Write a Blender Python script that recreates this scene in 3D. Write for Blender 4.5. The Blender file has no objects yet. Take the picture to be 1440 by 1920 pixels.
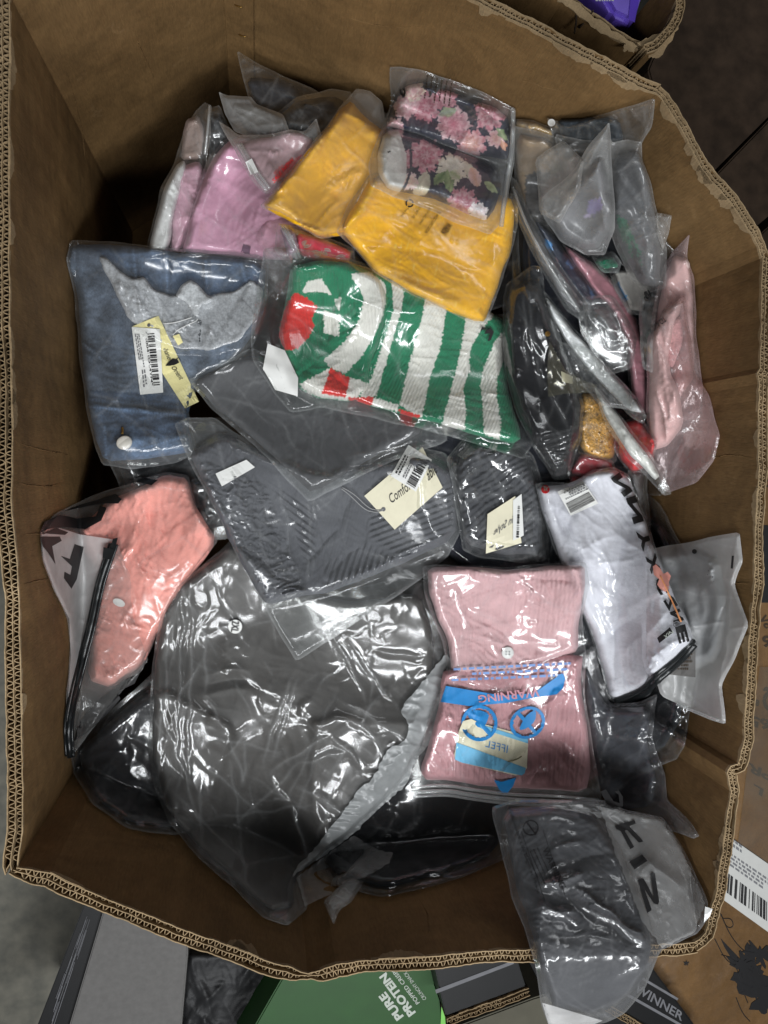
import bpy, bmesh, math, random
import numpy as np
from mathutils import Vector, Matrix
from mathutils.geometry import delaunay_2d_cdt

scene = bpy.context.scene
C = scene.collection

# ------------------------------------------------------------------ camera
CZ = 1.98            # eye height above the warehouse floor (m)
RIMZ = 0.95          # height of the carton's rim
FPX = 1422.0         # focal length in photograph pixels (1440 x 1920)
PW, PH = 1440.0, 1920.0
NADIR = (480.0, 880.0)   # where straight-down falls in the photograph
_v = Vector((NADIR[0] - PW / 2, -(NADIR[1] - PH / 2), -FPX)).normalized()
_q = _v.rotation_difference(Vector((0, 0, -1)))
CAMROT = _q.to_matrix()
cam = bpy.data.cameras.new('camera')
cam.sensor_fit = 'VERTICAL'
cam.sensor_height = 32.0
cam.lens = FPX / PH * 32.0
cam.clip_start = 0.02
cam.clip_end = 60
co = bpy.data.objects.new('camera', cam)
co.matrix_world = Matrix.Translation((0, 0, CZ)) @ CAMROT.to_4x4()
C.objects.link(co)
scene.camera = co

# ------------------------------------------------------------------ light
world = bpy.data.worlds.new('World')
scene.world = world
world.use_nodes = True
world.node_tree.nodes['Background'].inputs[0].default_value = (0.80, 0.90, 1.0, 1)
world.node_tree.nodes['Background'].inputs[1].default_value = 0.042
LIGHT = 1.2

def area_light(name, loc, target, sx, sy, power, col):
    l = bpy.data.lights.new(name, 'AREA')
    l.shape = 'RECTANGLE'; l.size = sx; l.size_y = sy
    l.energy = power; l.color = col
    o = bpy.data.objects.new(name, l)
    o.location = loc
    d = Vector(target) - Vector(loc)
    o.rotation_euler = d.to_track_quat('-Z', 'Y').to_euler()
    C.objects.link(o)
    return o
# two fluorescent battens behind the photographer and one further off
for _x, _y, _p in ((0.8, -1.35, 36), (-0.75, -1.15, 27), (0.2, -2.4, 26), (1.7, 1.6, 6)):
    area_light('tube_light', (_x, _y, 3.05), (0.3 * _x, -0.25, 0.7), 1.25, 0.30, _p * LIGHT, (0.95, 0.975, 1.0))

scene.view_settings.view_transform = 'Standard'
scene.view_settings.look = 'None'
scene.view_settings.exposure = 0.0
scene.view_settings.gamma = 1.0
scene.render.engine = 'CYCLES'
cy = scene.cycles
cy.max_bounces = 14
cy.diffuse_bounces = 3
cy.glossy_bounces = 3
cy.transmission_bounces = 4
cy.transparent_max_bounces = 40
cy.sample_clamp_indirect = 4.0
cy.use_denoising = True
try:
    cy.denoiser = 'OPENIMAGEDENOISE'
except Exception:
    pass

# ------------------------------------------------------------------ helpers
def lin(c):
    c = np.asarray(c, float) / 255.0
    return np.where(c <= 0.04045, c / 12.92, ((c + 0.055) / 1.055) ** 2.4)

_M = np.array(CAMROT)
def dirs(px, py):
    """view ray through a photograph point, per metre of drop"""
    px = np.asarray(px, float); py = np.asarray(py, float)
    d = np.stack([(px - PW / 2) / FPX, -(py - PH / 2) / FPX, -np.ones_like(px)], -1) @ _M.T
    return d[..., 0] / -d[..., 2], d[..., 1] / -d[..., 2]
def P3(px, py, z):
    dx, dy = dirs(px, py)
    D = CZ - np.asarray(z, float)
    return np.stack([dx * D, dy * D, np.broadcast_to(z, np.shape(dx))], -1)

# gradient noise -----------------------------------------------------
_rs = np.random.RandomState(7)
_perm = _rs.permutation(1024)
_ga = _rs.rand(1024) * 2 * np.pi
_gx, _gy = np.cos(_ga), np.sin(_ga)
def noise(x, y, seed=0):
    x = np.asarray(x, float) + seed * 37.17; y = np.asarray(y, float) + seed * 11.73
    xi = np.floor(x).astype(int); yi = np.floor(y).astype(int)
    xf = x - xi; yf = y - yi
    u = xf * xf * xf * (xf * (xf * 6 - 15) + 10); v = yf * yf * yf * (yf * (yf * 6 - 15) + 10)
    def g(ix, iy, dx, dy):
        h = _perm[(_perm[ix & 1023] + iy) & 1023]
        return _gx[h] * dx + _gy[h] * dy
    a = g(xi, yi, xf, yf); b = g(xi + 1, yi, xf - 1, yf)
    c = g(xi, yi + 1, xf, yf - 1); d = g(xi + 1, yi + 1, xf - 1, yf - 1)
    return ((a + u * (b - a)) + v * ((c + u * (d - c)) - (a + u * (b - a)))) * 1.41
def fbm(x, y, seed=0, o=3):
    s = 0; a = 1.0
    for i in range(o):
        s = s + a * noise(x * 2 ** i, y * 2 ** i, seed + i * 5); a *= 0.5
    return s
def ridge(x, y, seed=0):
    return 1 - np.abs(noise(x, y, seed)) * 1.6

def sdist(px, py, poly):
    """signed distance (px), positive inside"""
    px = np.asarray(px, float); py = np.asarray(py, float)
    sh = px.shape; x = px.ravel().astype(np.float32); y = py.ravel().astype(np.float32)
    poly = np.asarray(poly, float)
    best = np.full(len(x), 1e18, np.float32); ins = np.zeros(len(x), bool)
    for (ax, ay), (bx, by) in zip(poly.tolist(), np.roll(poly, -1, 0).tolist()):
        ex, ey = bx - ax, by - ay; L2 = ex * ex + ey * ey
        if L2 < 1e-9: continue
        dx = x - np.float32(ax); dy = y - np.float32(ay)
        t = dx * np.float32(ex / L2); t += dy * np.float32(ey / L2)
        np.minimum(t, np.float32(1), out=t); np.maximum(t, np.float32(0), out=t)
        if ey != 0:
            c = ((y < ay) != (y < by)) & (dx < dy * np.float32(ex / ey))
            ins ^= c
        dx -= t * np.float32(ex); dy -= t * np.float32(ey)
        dx *= dx; dy *= dy; dx += dy
        np.minimum(best, dx, out=best)
    d = np.sqrt(best).astype(float)
    return np.where(ins, d, -d).reshape(sh)
class SDF:
    """the same, tabulated once for an outline that is asked about many times"""
    def __init__(s, poly, pad=70.0):
        poly = np.asarray(poly, float)
        x0, y0 = poly.min(0) - pad; x1, y1 = poly.max(0) + pad
        s.c = 2.5; s.x0, s.y0 = x0, y0
        s.w = int((x1 - x0) / s.c) + 2; s.h = int((y1 - y0) / s.c) + 2
        gx, gy = np.meshgrid(x0 + s.c * np.arange(s.w), y0 + s.c * np.arange(s.h))
        s.g = sdist(gx, gy, poly[::2] if len(poly) > 120 else poly)
    def __call__(s, px, py):
        x = np.clip((np.asarray(px, float) - s.x0) / s.c, 0, s.w - 1.001); y = np.clip((np.asarray(py, float) - s.y0) / s.c, 0, s.h - 1.001)
        i = x.astype(int); j = y.astype(int); u = x - i; v = y - j; g = s.g
        return (g[j, i] * (1 - u) + g[j, i + 1] * u) * (1 - v) + (g[j + 1, i] * (1 - u) + g[j + 1, i + 1] * u) * v

def chaikin(poly, k=0.25, it=1):
    p = np.asarray(poly, float)
    for _ in range(it):
        n = np.roll(p, -1, 0)
        p = np.stack([p * (1 - k) + n * k, p * k + n * (1 - k)], 1).reshape(-1, 2)
    return p
def densify(poly, s):
    out = []
    poly = np.asarray(poly, float)
    for a, b in zip(poly, np.roll(poly, -1, 0)):
        n = max(1, int(round(np.hypot(*(b - a)) / s)))
        for i in range(n):
            out.append(a + (b - a) * i / n)
    return np.array(out)
def roughen(poly, amp, freq, seed):
    p = np.asarray(poly, float)
    s = np.arange(len(p))
    nx = noise(p[:, 0] * freq, p[:, 1] * freq, seed); ny = noise(p[:, 0] * freq, p[:, 1] * freq, seed + 3)
    return p + amp * np.stack([nx, ny], 1)

def triangulate(poly, s, seed=0, inner=True, sd=None):
    """boundary first, then a jittered hexagonal fill"""
    poly = np.asarray(poly, float)
    nb = len(poly)
    pts = poly
    if inner:
        x0, y0 = poly.min(0); x1, y1 = poly.max(0)
        ys = np.arange(y0, y1, s * 0.866)
        rows = []
        for j, y in enumerate(ys):
            xs = np.arange(x0 + (j % 2) * s / 2, x1, s)
            rows.append(np.stack([xs, np.full(len(xs), y)], 1))
        if rows:
            g = np.concatenate(rows)
            r = np.random.RandomState(seed + 1)
            g = g + (r.rand(*g.shape) - 0.5) * s * 0.35
            g = g[(sdist(g[:, 0], g[:, 1], poly) if sd is None else sd(g[:, 0], g[:, 1])) > (0.55 if sd is None else 0.8) * s]
            pts = np.concatenate([poly, g])
    vs = [Vector((float(a), float(b))) for a, b in pts]
    r = delaunay_2d_cdt(vs, [], [list(range(nb))], 1, 1e-6)
    V = np.array([(v[0], v[1]) for v in r[0]])
    F = np.array([f for f in r[2] if len(f) == 3], int)
    # orientation: counter-clockwise seen from above (image y is down)
    a, b, c = V[F[:, 0]], V[F[:, 1]], V[F[:, 2]]
    cr = (b[:, 0] - a[:, 0]) * (c[:, 1] - a[:, 1]) - (b[:, 1] - a[:, 1]) * (c[:, 0] - a[:, 0])
    F[cr > 0] = F[cr > 0][:, ::-1]
    bset = np.zeros(len(V), bool)
    for i, o in enumerate(r[3]):
        if any(k < nb for k in o): bset[i] = True
    return V, F, bset

def new_mesh(name, V, F, mat=None, parent=None, col=None, uv=None, smooth=True, loc=None):
    V = np.asarray(V, float)
    if loc is None and parent is not None:
        loc = world_loc(parent)
        V = V - np.array(loc)
    me = bpy.data.meshes.new(name)
    if isinstance(F, np.ndarray) and F.ndim == 2:
        n, k = F.shape
        me.vertices.add(len(V)); me.vertices.foreach_set('co', V.astype(np.float32).ravel())
        me.loops.add(n * k); me.loops.foreach_set('vertex_index', F.astype(np.int32).ravel())
        me.polygons.add(n); me.polygons.foreach_set('loop_start', np.arange(0, n * k, k, dtype=np.int32))
        me.update(calc_edges=True)
    else:
        me.from_pydata([tuple(v) for v in V], [], [tuple(f) for f in F]); me.update()
    if smooth:
        me.polygons.foreach_set('use_smooth', np.ones(len(me.polygons), bool))
    if uv is not None:
        l = me.uv_layers.new(name='UVMap')
        idx = np.zeros(len(me.loops), np.int32); me.loops.foreach_get('vertex_index', idx)
        l.data.foreach_set('uv', np.asarray(uv, np.float32)[idx].ravel())
    if col is not None:
        a = me.color_attributes.new('Col', 'FLOAT_COLOR', 'POINT')
        c4 = np.concatenate([np.asarray(col, float), np.ones((len(V), 1))], 1).astype(np.float32)
        a.data.foreach_set('color', c4.ravel())
    if mat is not None: me.materials.append(mat)
    me.validate()
    o = bpy.data.objects.new(name, me)
    C.objects.link(o)
    if parent is not None: o.parent = parent
    return o
_loc = {}
def world_loc(o):
    s = Vector((0, 0, 0))
    while o is not None:
        s = s + o.location; o = o.parent
    return s
def thing(name, label, cat, loc, group=None):
    o = bpy.data.objects.new(name, None); C.objects.link(o)
    o.empty_display_size = 0.05
    o.location = loc; o['label'] = label; o['category'] = cat
    if group: o['group'] = group
    return o
def tag(o, label, cat, group=None):
    o['label'] = label; o['category'] = cat
    if group: o['group'] = group
    return o

# ------------------------------------------------------------------ materials
def nt(name):
    m = bpy.data.materials.new(name); m.use_nodes = True
    t = m.node_tree
    for n in list(t.nodes): t.nodes.remove(n)
    out = t.nodes.new('ShaderNodeOutputMaterial')
    return m, t, out
def N(t, kind, **kw):
    n = t.nodes.new('ShaderNode' + kind)
    for k, v in kw.items():
        if k.startswith('_'): n.inputs[k[1:].replace('__', ' ')].default_value = v
        else: setattr(n, k, v)
    return n
def L(t, a, ao, b, bi): t.links.new(a.outputs[ao], b.inputs[bi])

def mat_fabric(name, kind='plain', rough=0.9, freq=900, angle=0.0, bump=0.4, sheen=0.3, spec=0.15, var=0.12, dist=0.0006):
    m, t, out = nt(name)
    b = N(t, 'BsdfPrincipled'); b.inputs['Roughness'].default_value = rough
    b.inputs['Specular IOR Level'].default_value = spec
    b.inputs['Sheen Weight'].default_value = sheen
    b.inputs['Sheen Roughness'].default_value = 0.5
    col = N(t, 'Attribute', attribute_name='Col')
    tc = N(t, 'TexCoord')
    mp = N(t, 'Mapping'); mp.inputs['Rotation'].default_value[2] = angle
    L(t, tc, 'UV', mp, 'Vector')
    ns = N(t, 'TexNoise', _Scale=freq, _Detail=2.0); L(t, mp, 'Vector', ns, 'Vector')
    n2 = N(t, 'TexNoise', _Scale=42.0, _Detail=4.0); L(t, mp, 'Vector', n2, 'Vector')
    add = N(t, 'Math', operation='ADD'); L(t, ns, 'Fac', add, 0); L(t, n2, 'Fac', add, 1)
    mr = N(t, 'MapRange', clamp=False); mr.inputs['From Min'].default_value = 0.6; mr.inputs['From Max'].default_value = 1.4
    mr.inputs['To Min'].default_value = 1 - var * 1.6; mr.inputs['To Max'].default_value = 1 + var * 1.6
    L(t, add, 0, mr, 'Value')
    vm = N(t, 'VectorMath', operation='SCALE'); L(t, col, 'Color', vm, 0); L(t, mr, 0, vm, 'Scale')
    L(t, vm, 0, b, 'Base Color')
    h = ns
    if kind in ('rib', 'twill', 'slub'):
        w = N(t, 'TexWave', wave_type='BANDS', bands_direction='X'); w.inputs['Scale'].default_value = freq
        w.inputs['Distortion'].default_value = 1.2 if kind == 'rib' else 2.5
        w.inputs['Detail Scale'].default_value = 1.5
        L(t, mp, 'Vector', w, 'Vector')
        ns.inputs['Scale'].default_value = 900
        mx = N(t, 'Math', operation='MULTIPLY_ADD'); L(t, w, 'Fac', mx, 0); mx.inputs[1].default_value = 1.0 if kind == 'rib' else 0.6
        L(t, ns, 'Fac', mx, 2); h = mx
    if kind == 'leather':
        v = N(t, 'TexVoronoi', feature='DISTANCE_TO_EDGE'); v.inputs['Scale'].default_value = freq
        L(t, mp, 'Vector', v, 'Vector'); h = v
    bp = N(t, 'Bump', _Strength=bump, _Distance=dist)
    L(t, h, 0, bp, 'Height'); L(t, bp, 'Normal', b, 'Normal')
    L(t, b, 0, out, 0)
    return m

def mat_film(name, frost=0.08, rough=0.1, tint=(0.98, 0.985, 0.98), gloss=1.0, fcol=(0.78, 0.80, 0.80), bump=0.5, bscale=60.0, edge=0.25, stress=0.16):
    """thin plastic: see-through, a little milky, with a sharp fine-creased sheen"""
    m, t, out = nt(name)
    tr = N(t, 'BsdfTransparent'); tr.inputs[0].default_value = (*tint, 1)
    df = N(t, 'BsdfDiffuse'); df.inputs[0].default_value = (*fcol, 1)
    tl = N(t, 'BsdfTranslucent'); tl.inputs[0].default_value = (*fcol, 1)
    mdt = N(t, 'MixShader'); mdt.inputs[0].default_value = 0.4
    L(t, df, 0, mdt, 1); L(t, tl, 0, mdt, 2)
    tc = N(t, 'TexCoord')
    def ridged(scale, dist, seedoff):
        mp = N(t, 'Mapping'); mp.inputs['Location'].default_value = (seedoff, seedoff * 2, 0); L(t, tc, 'Object', mp, 'Vector')
        n = N(t, 'TexNoise', _Scale=scale, _Detail=3.0, _Roughness=0.5); n.inputs['Distortion'].default_value = dist
        L(t, mp, 'Vector', n, 'Vector')
        sb = N(t, 'Math', operation='SUBTRACT'); L(t, n, 'Fac', sb, 0); sb.inputs[1].default_value = 0.5
        ab = N(t, 'Math', operation='ABSOLUTE'); L(t, sb, 0, ab, 0)
        return ab
    r1 = ridged(bscale * 0.22, 0.3, 3.0); r2 = ridged(bscale * 0.6, 0.6, 7.0)
    sm = N(t, 'Math', operation='MULTIPLY_ADD'); L(t, r2, 0, sm, 0); sm.inputs[1].default_value = 0.12; L(t, r1, 0, sm, 2)
    n0 = N(t, 'TexNoise', _Scale=14.0, _Detail=4.0); L(t, tc, 'Object', n0, 'Vector')
    bp = N(t, 'Bump', _Strength=bump, _Distance=0.010); L(t, sm, 0, bp, 'Height')
    lw = N(t, 'LayerWeight', _Blend=0.5)
    pw = N(t, 'Math', operation='POWER'); L(t, lw, 'Facing', pw, 0); pw.inputs[1].default_value = 2.0
    ff = N(t, 'Math', operation='MULTIPLY_ADD'); L(t, pw, 0, ff, 0); ff.inputs[1].default_value = edge; ff.inputs[2].default_value = frost
    fm = N(t, 'MapRange'); fm.inputs['From Min'].default_value = 0.25; fm.inputs['From Max'].default_value = 0.75
    fm.inputs['To Min'].default_value = 0.65; fm.inputs['To Max'].default_value = 1.4
    L(t, n0, 'Fac', fm, 'Value')
    fmu = N(t, 'Math', operation='MULTIPLY'); L(t, ff, 0, fmu, 0); L(t, fm, 0, fmu, 1)
    at = N(t, 'Attribute', attribute_name='Col')
    fmul = N(t, 'Math', operation='MULTIPLY_ADD', use_clamp=True); L(t, at, 'Fac', fmul, 0); fmul.inputs[1].default_value = stress; L(t, fmu, 0, fmul, 2)
    m1 = N(t, 'MixShader'); L(t, fmul, 0, m1, 0); L(t, tr, 0, m1, 1); L(t, mdt, 0, m1, 2)
    gl = N(t, 'BsdfGlossy'); gl.inputs['Roughness'].default_value = rough; gl.inputs['Color'].default_value = (1, 1, 1, 1)
    L(t, bp, 'Normal', gl, 'Normal')
    fr = N(t, 'Fresnel', _IOR=1.5); L(t, bp, 'Normal', fr, 'Normal')
    fg = N(t, 'Math', operation='MULTIPLY', use_clamp=True); L(t, fr, 0, fg, 0); fg.inputs[1].default_value = gloss
    fc = N(t, 'Math', operation='MINIMUM'); L(t, fg, 0, fc, 0); fc.inputs[1].default_value = 0.30
    m2 = N(t, 'MixShader'); L(t, fc, 0, m2, 0); L(t, m1, 0, m2, 1); L(t, gl, 0, m2, 2)
    L(t, m2, 0, out, 0)
    return m

def mat_plain(name, col, rough=0.6, spec=0.3, var=0.06, scale=60, metallic=0.0, bump=0.0, col2=None):
    m, t, out = nt(name)
    b = N(t, 'BsdfPrincipled', _Roughness=rough, _Metallic=metallic); b.inputs['Specular IOR Level'].default_value = spec
    tc = N(t, 'TexCoord'); ns = N(t, 'TexNoise', _Scale=float(scale), _Detail=5.0); L(t, tc, 'Object', ns, 'Vector')
    c = lin(col); c2 = lin(col2) if col2 is not None else c * (1 + var)
    cr = N(t, 'ValToRGB'); e = cr.color_ramp.elements
    e[0].position = 0.3; e[1].position = 0.7
    e[0].color = (*(c * (1 - var)), 1); e[1].color = (*c2, 1)
    L(t, ns, 'Fac', cr, 0); L(t, cr, 0, b, 'Base Color')
    if bump:
        bp = N(t, 'Bump', _Strength=bump, _Distance=0.002); L(t, ns, 'Fac', bp, 'Height'); L(t, bp, 'Normal', b, 'Normal')
    L(t, b, 0, out, 0)
    return m

def mat_card(name, c1, c2, scuff=0.25, lines=0.3, spec=0.2, rough=0.75):
    """kraft board: fibre speckle, faint flute lines, pale scuffs"""
    m, t, out = nt(name)
    b = N(t, 'BsdfPrincipled', _Roughness=rough); b.inputs['Specular IOR Level'].default_value = spec
    tc = N(t, 'TexCoord')
    n1 = N(t, 'TexNoise', _Scale=3.0, _Detail=6.0, _Roughness=0.6); L(t, tc, 'Object', n1, 'Vector')
    cr = N(t, 'ValToRGB'); e = cr.color_ramp.elements
    e[0].position = 0.3; e[0].color = (*lin(c1), 1); e[1].position = 0.72; e[1].color = (*lin(c2), 1)
    L(t, n1, 'Fac', cr, 0)
    n2 = N(t, 'TexNoise', _Scale=420.0, _Detail=2.0)
    mp = N(t, 'Mapping'); mp.inputs['Scale'].default_value = (1, 1, 0.18); L(t, tc, 'Object', mp, 'Vector'); L(t, mp, 'Vector', n2, 'Vector')
    mr = N(t, 'MapRange'); mr.inputs['To Min'].default_value = 0.72; mr.inputs['To Max'].default_value = 1.28; L(t, n2, 'Fac', mr, 'Value')
    vm = N(t, 'VectorMath', operation='SCALE'); L(t, cr, 0, vm, 0); L(t, mr, 0, vm, 'Scale')
    n3 = N(t, 'TexNoise', _Scale=16.0, _Detail=8.0, _Roughness=0.7); L(t, tc, 'Object', n3, 'Vector')
    cs = N(t, 'ValToRGB'); cs.color_ramp.elements[0].position = 0.62; cs.color_ramp.elements[1].position = 0.78
    L(t, n3, 'Fac', cs, 0)
    # faint vertical flute lines and darker rubbed patches
    mpl = N(t, 'Mapping'); mpl.inputs['Scale'].default_value = (1, 1, 0.015); L(t, tc, 'Object', mpl, 'Vector')
    n5 = N(t, 'TexNoise', _Scale=120.0, _Detail=3.0); L(t, mpl, 'Vector', n5, 'Vector')
    m5 = N(t, 'MapRange'); m5.inputs['From Min'].default_value = .3; m5.inputs['From Max'].default_value = .7; m5.inputs['To Min'].default_value = 1 - .16 * lines; m5.inputs['To Max'].default_value = 1 + .12 * lines; L(t, n5, 'Fac', m5, 'Value')
    v5 = N(t, 'VectorMath', operation='SCALE'); L(t, vm, 0, v5, 0); L(t, m5, 0, v5, 'Scale')
    n6 = N(t, 'TexNoise', _Scale=5.5, _Detail=7.0, _Roughness=0.72); n6.inputs['Distortion'].default_value = 1.2; L(t, tc, 'Object', n6, 'Vector')
    m6 = N(t, 'MapRange'); m6.inputs['From Min'].default_value = .35; m6.inputs['From Max'].default_value = .6; m6.inputs['To Min'].default_value = .72; m6.inputs['To Max'].default_value = 1.05; L(t, n6, 'Fac', m6, 'Value')
    v6 = N(t, 'VectorMath', operation='SCALE'); L(t, v5, 0, v6, 0); L(t, m6, 0, v6, 'Scale')
    vm = v6
    sm = N(t, 'Math', operation='MULTIPLY'); L(t, cs, 0, sm, 0); sm.inputs[1].default_value = scuff
    mx = N(t, 'MixRGB'); L(t, sm, 0, mx, 0); L(t, vm, 0, mx, 1); mx.inputs[2].default_value = (*lin((190, 160, 120)), 1)
    L(t, mx, 0, b, 'Base Color')
    bp = N(t, 'Bump', _Strength=0.35, _Distance=0.0012); L(t, n2, 'Fac', bp, 'Height')
    n4 = N(t, 'TexNoise', _Scale=9.0, _Detail=3.0); L(t, tc, 'Object', n4, 'Vector')
    bp2 = N(t, 'Bump', _Strength=0.6, _Distance=0.016); L(t, n4, 'Fac', bp2, 'Height'); L(t, bp, 'Normal', bp2, 'Normal')
    L(t, bp2, 'Normal', b, 'Normal')
    L(t, b, 0, out, 0)
    return m

M = {}
M['cotton'] = mat_fabric('cotton_fabric', 'plain', freq=700, bump=0.4, sheen=0.06, spec=0.08)
M['knit'] = mat_fabric('knit_fabric', 'rib', freq=58, bump=0.7, angle=0.25, sheen=0.15, var=0.14, spec=0.08, dist=0.001)
M['denim'] = mat_fabric('denim_fabric', 'twill', freq=190, bump=0.6, angle=0.9, var=0.34, sheen=0.05, spec=0.1)
M['rib'] = mat_fabric('ribbed_fabric', 'rib', freq=60, bump=0.5, angle=-0.05, var=0.1, sheen=0.05, spec=0.08)
M['slub'] = mat_fabric('slub_fabric', 'slub', freq=150, bump=0.35, angle=0.3, var=0.12, sheen=0.08, spec=0.08)
M['leather'] = mat_fabric('leather', 'leather', rough=0.55, freq=420, bump=0.35, sheen=0.0, spec=0.35, var=0.15)
M['satin'] = mat_fabric('satin_fabric', 'plain', rough=0.55, freq=400, bump=0.25, sheen=0.0, spec=0.25)
M['sequin'] = mat_fabric('sequin_fabric', 'leather', rough=0.28, freq=260, bump=1.0, sheen=0.0, spec=1.0, var=0.45, dist=0.002)
M['fuzz'] = mat_fabric('fuzzy_fabric', 'plain', rough=1.0, freq=300, bump=0.8, sheen=0.2, var=0.26, spec=0.06)
M['clear'] = mat_film('clear_film', frost=0.034, rough=0.13, edge=0.07, bump=0.08, gloss=1.2)
M['gloss'] = mat_film('glossy_film', frost=0.026, rough=0.12, edge=0.08, bump=0.10, bscale=40, gloss=1.4)
M['poly'] = mat_film('soft_poly_film', frost=0.07, rough=0.15, edge=0.10, bump=0.14)
M['frost'] = mat_film('frosted_film', frost=0.23, rough=0.30, edge=0.15, bump=0.35, gloss=0.8, fcol=(0.74, 0.74, 0.73))
M['frost_white'] = mat_film('white_frosted_film', frost=0.42, rough=0.30, edge=0.15, bump=0.25, gloss=0.8, fcol=(0.74, 0.74, 0.73))
M['thin'] = mat_film('thin_clear_film', frost=0.012, rough=0.12, edge=0.06, bump=0.08, gloss=1.1, stress=0.12)
M['hazy'] = mat_film('hazy_crumpled_film', frost=0.045, rough=0.13, edge=0.10, bump=0.14, bscale=40, gloss=0.9, stress=0.24)
M['frost_light'] = mat_film('light_frosted_film', frost=0.16, rough=0.22, edge=0.15, bump=0.35, gloss=0.9, fcol=(0.70, 0.69, 0.67))
M['milky'] = mat_film('milky_film', frost=0.72, rough=0.3, edge=0.1, bump=0.35, gloss=0.8, fcol=(0.80, 0.79, 0.78))
M['pinkfilm'] = mat_film('pink_film', frost=0.17, rough=0.16, edge=0.14, tint=(0.97, 0.90, 0.90), fcol=(0.80, 0.66, 0.66))
M['greyfilm'] = mat_film('smoky_film', frost=0.075, rough=0.14, edge=0.12, tint=(0.84, 0.84, 0.84), fcol=(0.60, 0.60, 0.61))
M['card'] = mat_card('kraft_board', (101, 77, 47), (130, 102, 66))
M['card_edge'] = mat_card('kraft_board_edge', (132, 111, 82), (164, 142, 110), scuff=0.4)
M['card_out'] = mat_card('printed_carton_board', (98, 72, 42), (122, 92, 56), scuff=0.15, spec=0.5, rough=0.42)
M['card_dark'] = mat_card('shade_dark_board', (38, 30, 24), (58, 46, 36), scuff=0.12)  # board brown darkened so the colour itself carries the shade
M['paper'] = mat_plain('white_paper', (226, 226, 222), 0.7, 0.3, 0.03)
M['cream'] = mat_plain('cream_card', (222, 216, 190), 0.7, 0.3, 0.03)
M['yellow_card'] = mat_plain('yellow_card', (232, 222, 160), 0.7, 0.3, 0.03)
M['sky_card'] = mat_plain('sky_blue_card', (110, 180, 215), 0.6, 0.4, 0.03)
M['ink'] = mat_plain('black_ink', (22, 21, 22), 0.55, 0.4, 0.1)
M['grey_ink'] = mat_plain('grey_ink', (105, 105, 108), 0.7, 0.2, 0.1)
M['dark_ink'] = mat_plain('faded_black_ink', (60, 50, 40), 0.7, 0.2, 0.1)
M['blue_ink'] = mat_plain('blue_ink', (40, 130, 195), 0.45, 0.4, 0.08)
M['white_ink'] = mat_plain('white_ink', (176, 182, 172), 0.6, 0.3, 0.05)  # white lowered to carry the shadow over the near cartons
M['red_ink'] = mat_plain('red_ink', (205, 45, 50), 0.5, 0.4, 0.05)
M['metal'] = mat_plain('brushed_nickel', (190, 186, 176), 0.35, 0.5, 0.08, metallic=0.9)
M['brass'] = mat_plain('brass', (170, 135, 75), 0.35, 0.5, 0.08, metallic=0.9)
M['zip'] = mat_plain('black_zip_plastic', (24, 27, 28), 0.32, 0.5, 0.2)
M['white_plastic'] = mat_plain('white_plastic', (225, 225, 222), 0.4, 0.5, 0.03)
M['strip'] = mat_film('crinkled_liner_film', frost=.74, rough=.3, edge=.1, bump=.9, bscale=90, gloss=.9, fcol=(.50, .52, .52))
M['strip_paper'] = mat_plain('crinkled_liner_paper', (128, 132, 131), 0.7, 0.3, 0.12, scale=55, bump=1.0, col2=(166, 169, 168))
M['string'] = mat_plain('grey_cord', (150, 150, 150), 0.8, 0.2, 0.15, scale=600)
M['clear_plastic'] = mat_film('clear_zip_plastic', frost=0.30, rough=0.12, edge=0.3, bump=0.2, gloss=1.5)
M['label_paper'] = mat_plain('grey_white_label', (176, 176, 172), 0.7, 0.3, 0.03)
M['concrete'] = mat_plain('concrete', (92, 91, 84), 0.75, 0.25, 0.12, scale=26, bump=0.5, col2=(110, 107, 97))
M['grey_board'] = mat_plain('grey_board', (98, 96, 94), 0.7, 0.2, 0.08, scale=90)  # grey lowered to carry the shadow over the near cartons
M['black_board'] = mat_plain('black_printed_board', (14, 14, 15), 0.5, 0.3, 0.15, scale=30)
M['green_board'] = mat_plain('green_printed_board', (26, 70, 20), 0.55, 0.4, 0.1, scale=20)
M['olive_board'] = mat_plain('grey_olive_board', (84, 81, 69), 0.7, 0.3, 0.08, scale=30)  # olive lowered likewise, shadow put into the colour
M['purple'] = mat_plain('purple_film', (92, 70, 170), 0.35, 0.5, 0.2, scale=20)
M['wood'] = mat_plain('shade_dark_timber', (58, 46, 36), 0.8, 0.2, 0.35, scale=25, bump=0.4)  # very dark brown stands in for the dim light at upper right

# ------------------------------------------------------------------ carton inner rim, in photograph points
RIM = [
 ('a', [(20, -6), (19, 200), (17, 440), (20, 620), (24, 800), (24, 960), (33, 1060), (38, 1150), (41, 1300), (44, 1480), (44, 1560), (34, 1618)]),
 ('b', [(34, 1624), (80, 1631), (95, 1635), (132, 1655), (200, 1685), (330, 1736), (425, 1770), (500, 1800), (545, 1812), (572, 1824)]),
 ('c', [(576, 1825), (600, 1818), (630, 1806), (720, 1797), (820, 1790), (920, 1782), (1000, 1780), (1120, 1775), (1240, 1769), (1288, 1768)]),
 ('d', [(1300, 1766), (1322, 1748), (1332, 1710), (1341, 1680), (1352, 1605), (1362, 1530), (1370, 1485), (1363, 1448), (1370, 1436), (1384, 1432), (1394, 1380), (1398, 1320), (1404, 1200), (1412, 1100), (1420, 900), (1423, 720), (1419, 700), (1424, 690), (1427, 500)]),
 ('e', [(1428, 484), (1420, 462), (1370, 382), (1318, 318), (1306, 300), (1296, 280), (1264, 226), (1242, 188)]),
 ('f', [(1230, 178), (1195, 163), (1130, 128), (1070, 95), (970, 45), (885, 0), (700, -90), (500, -186), (405, -232)]),
 ('g', [(402, -232), (250, -140), (120, -66), (22, -8)]),
]
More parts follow.
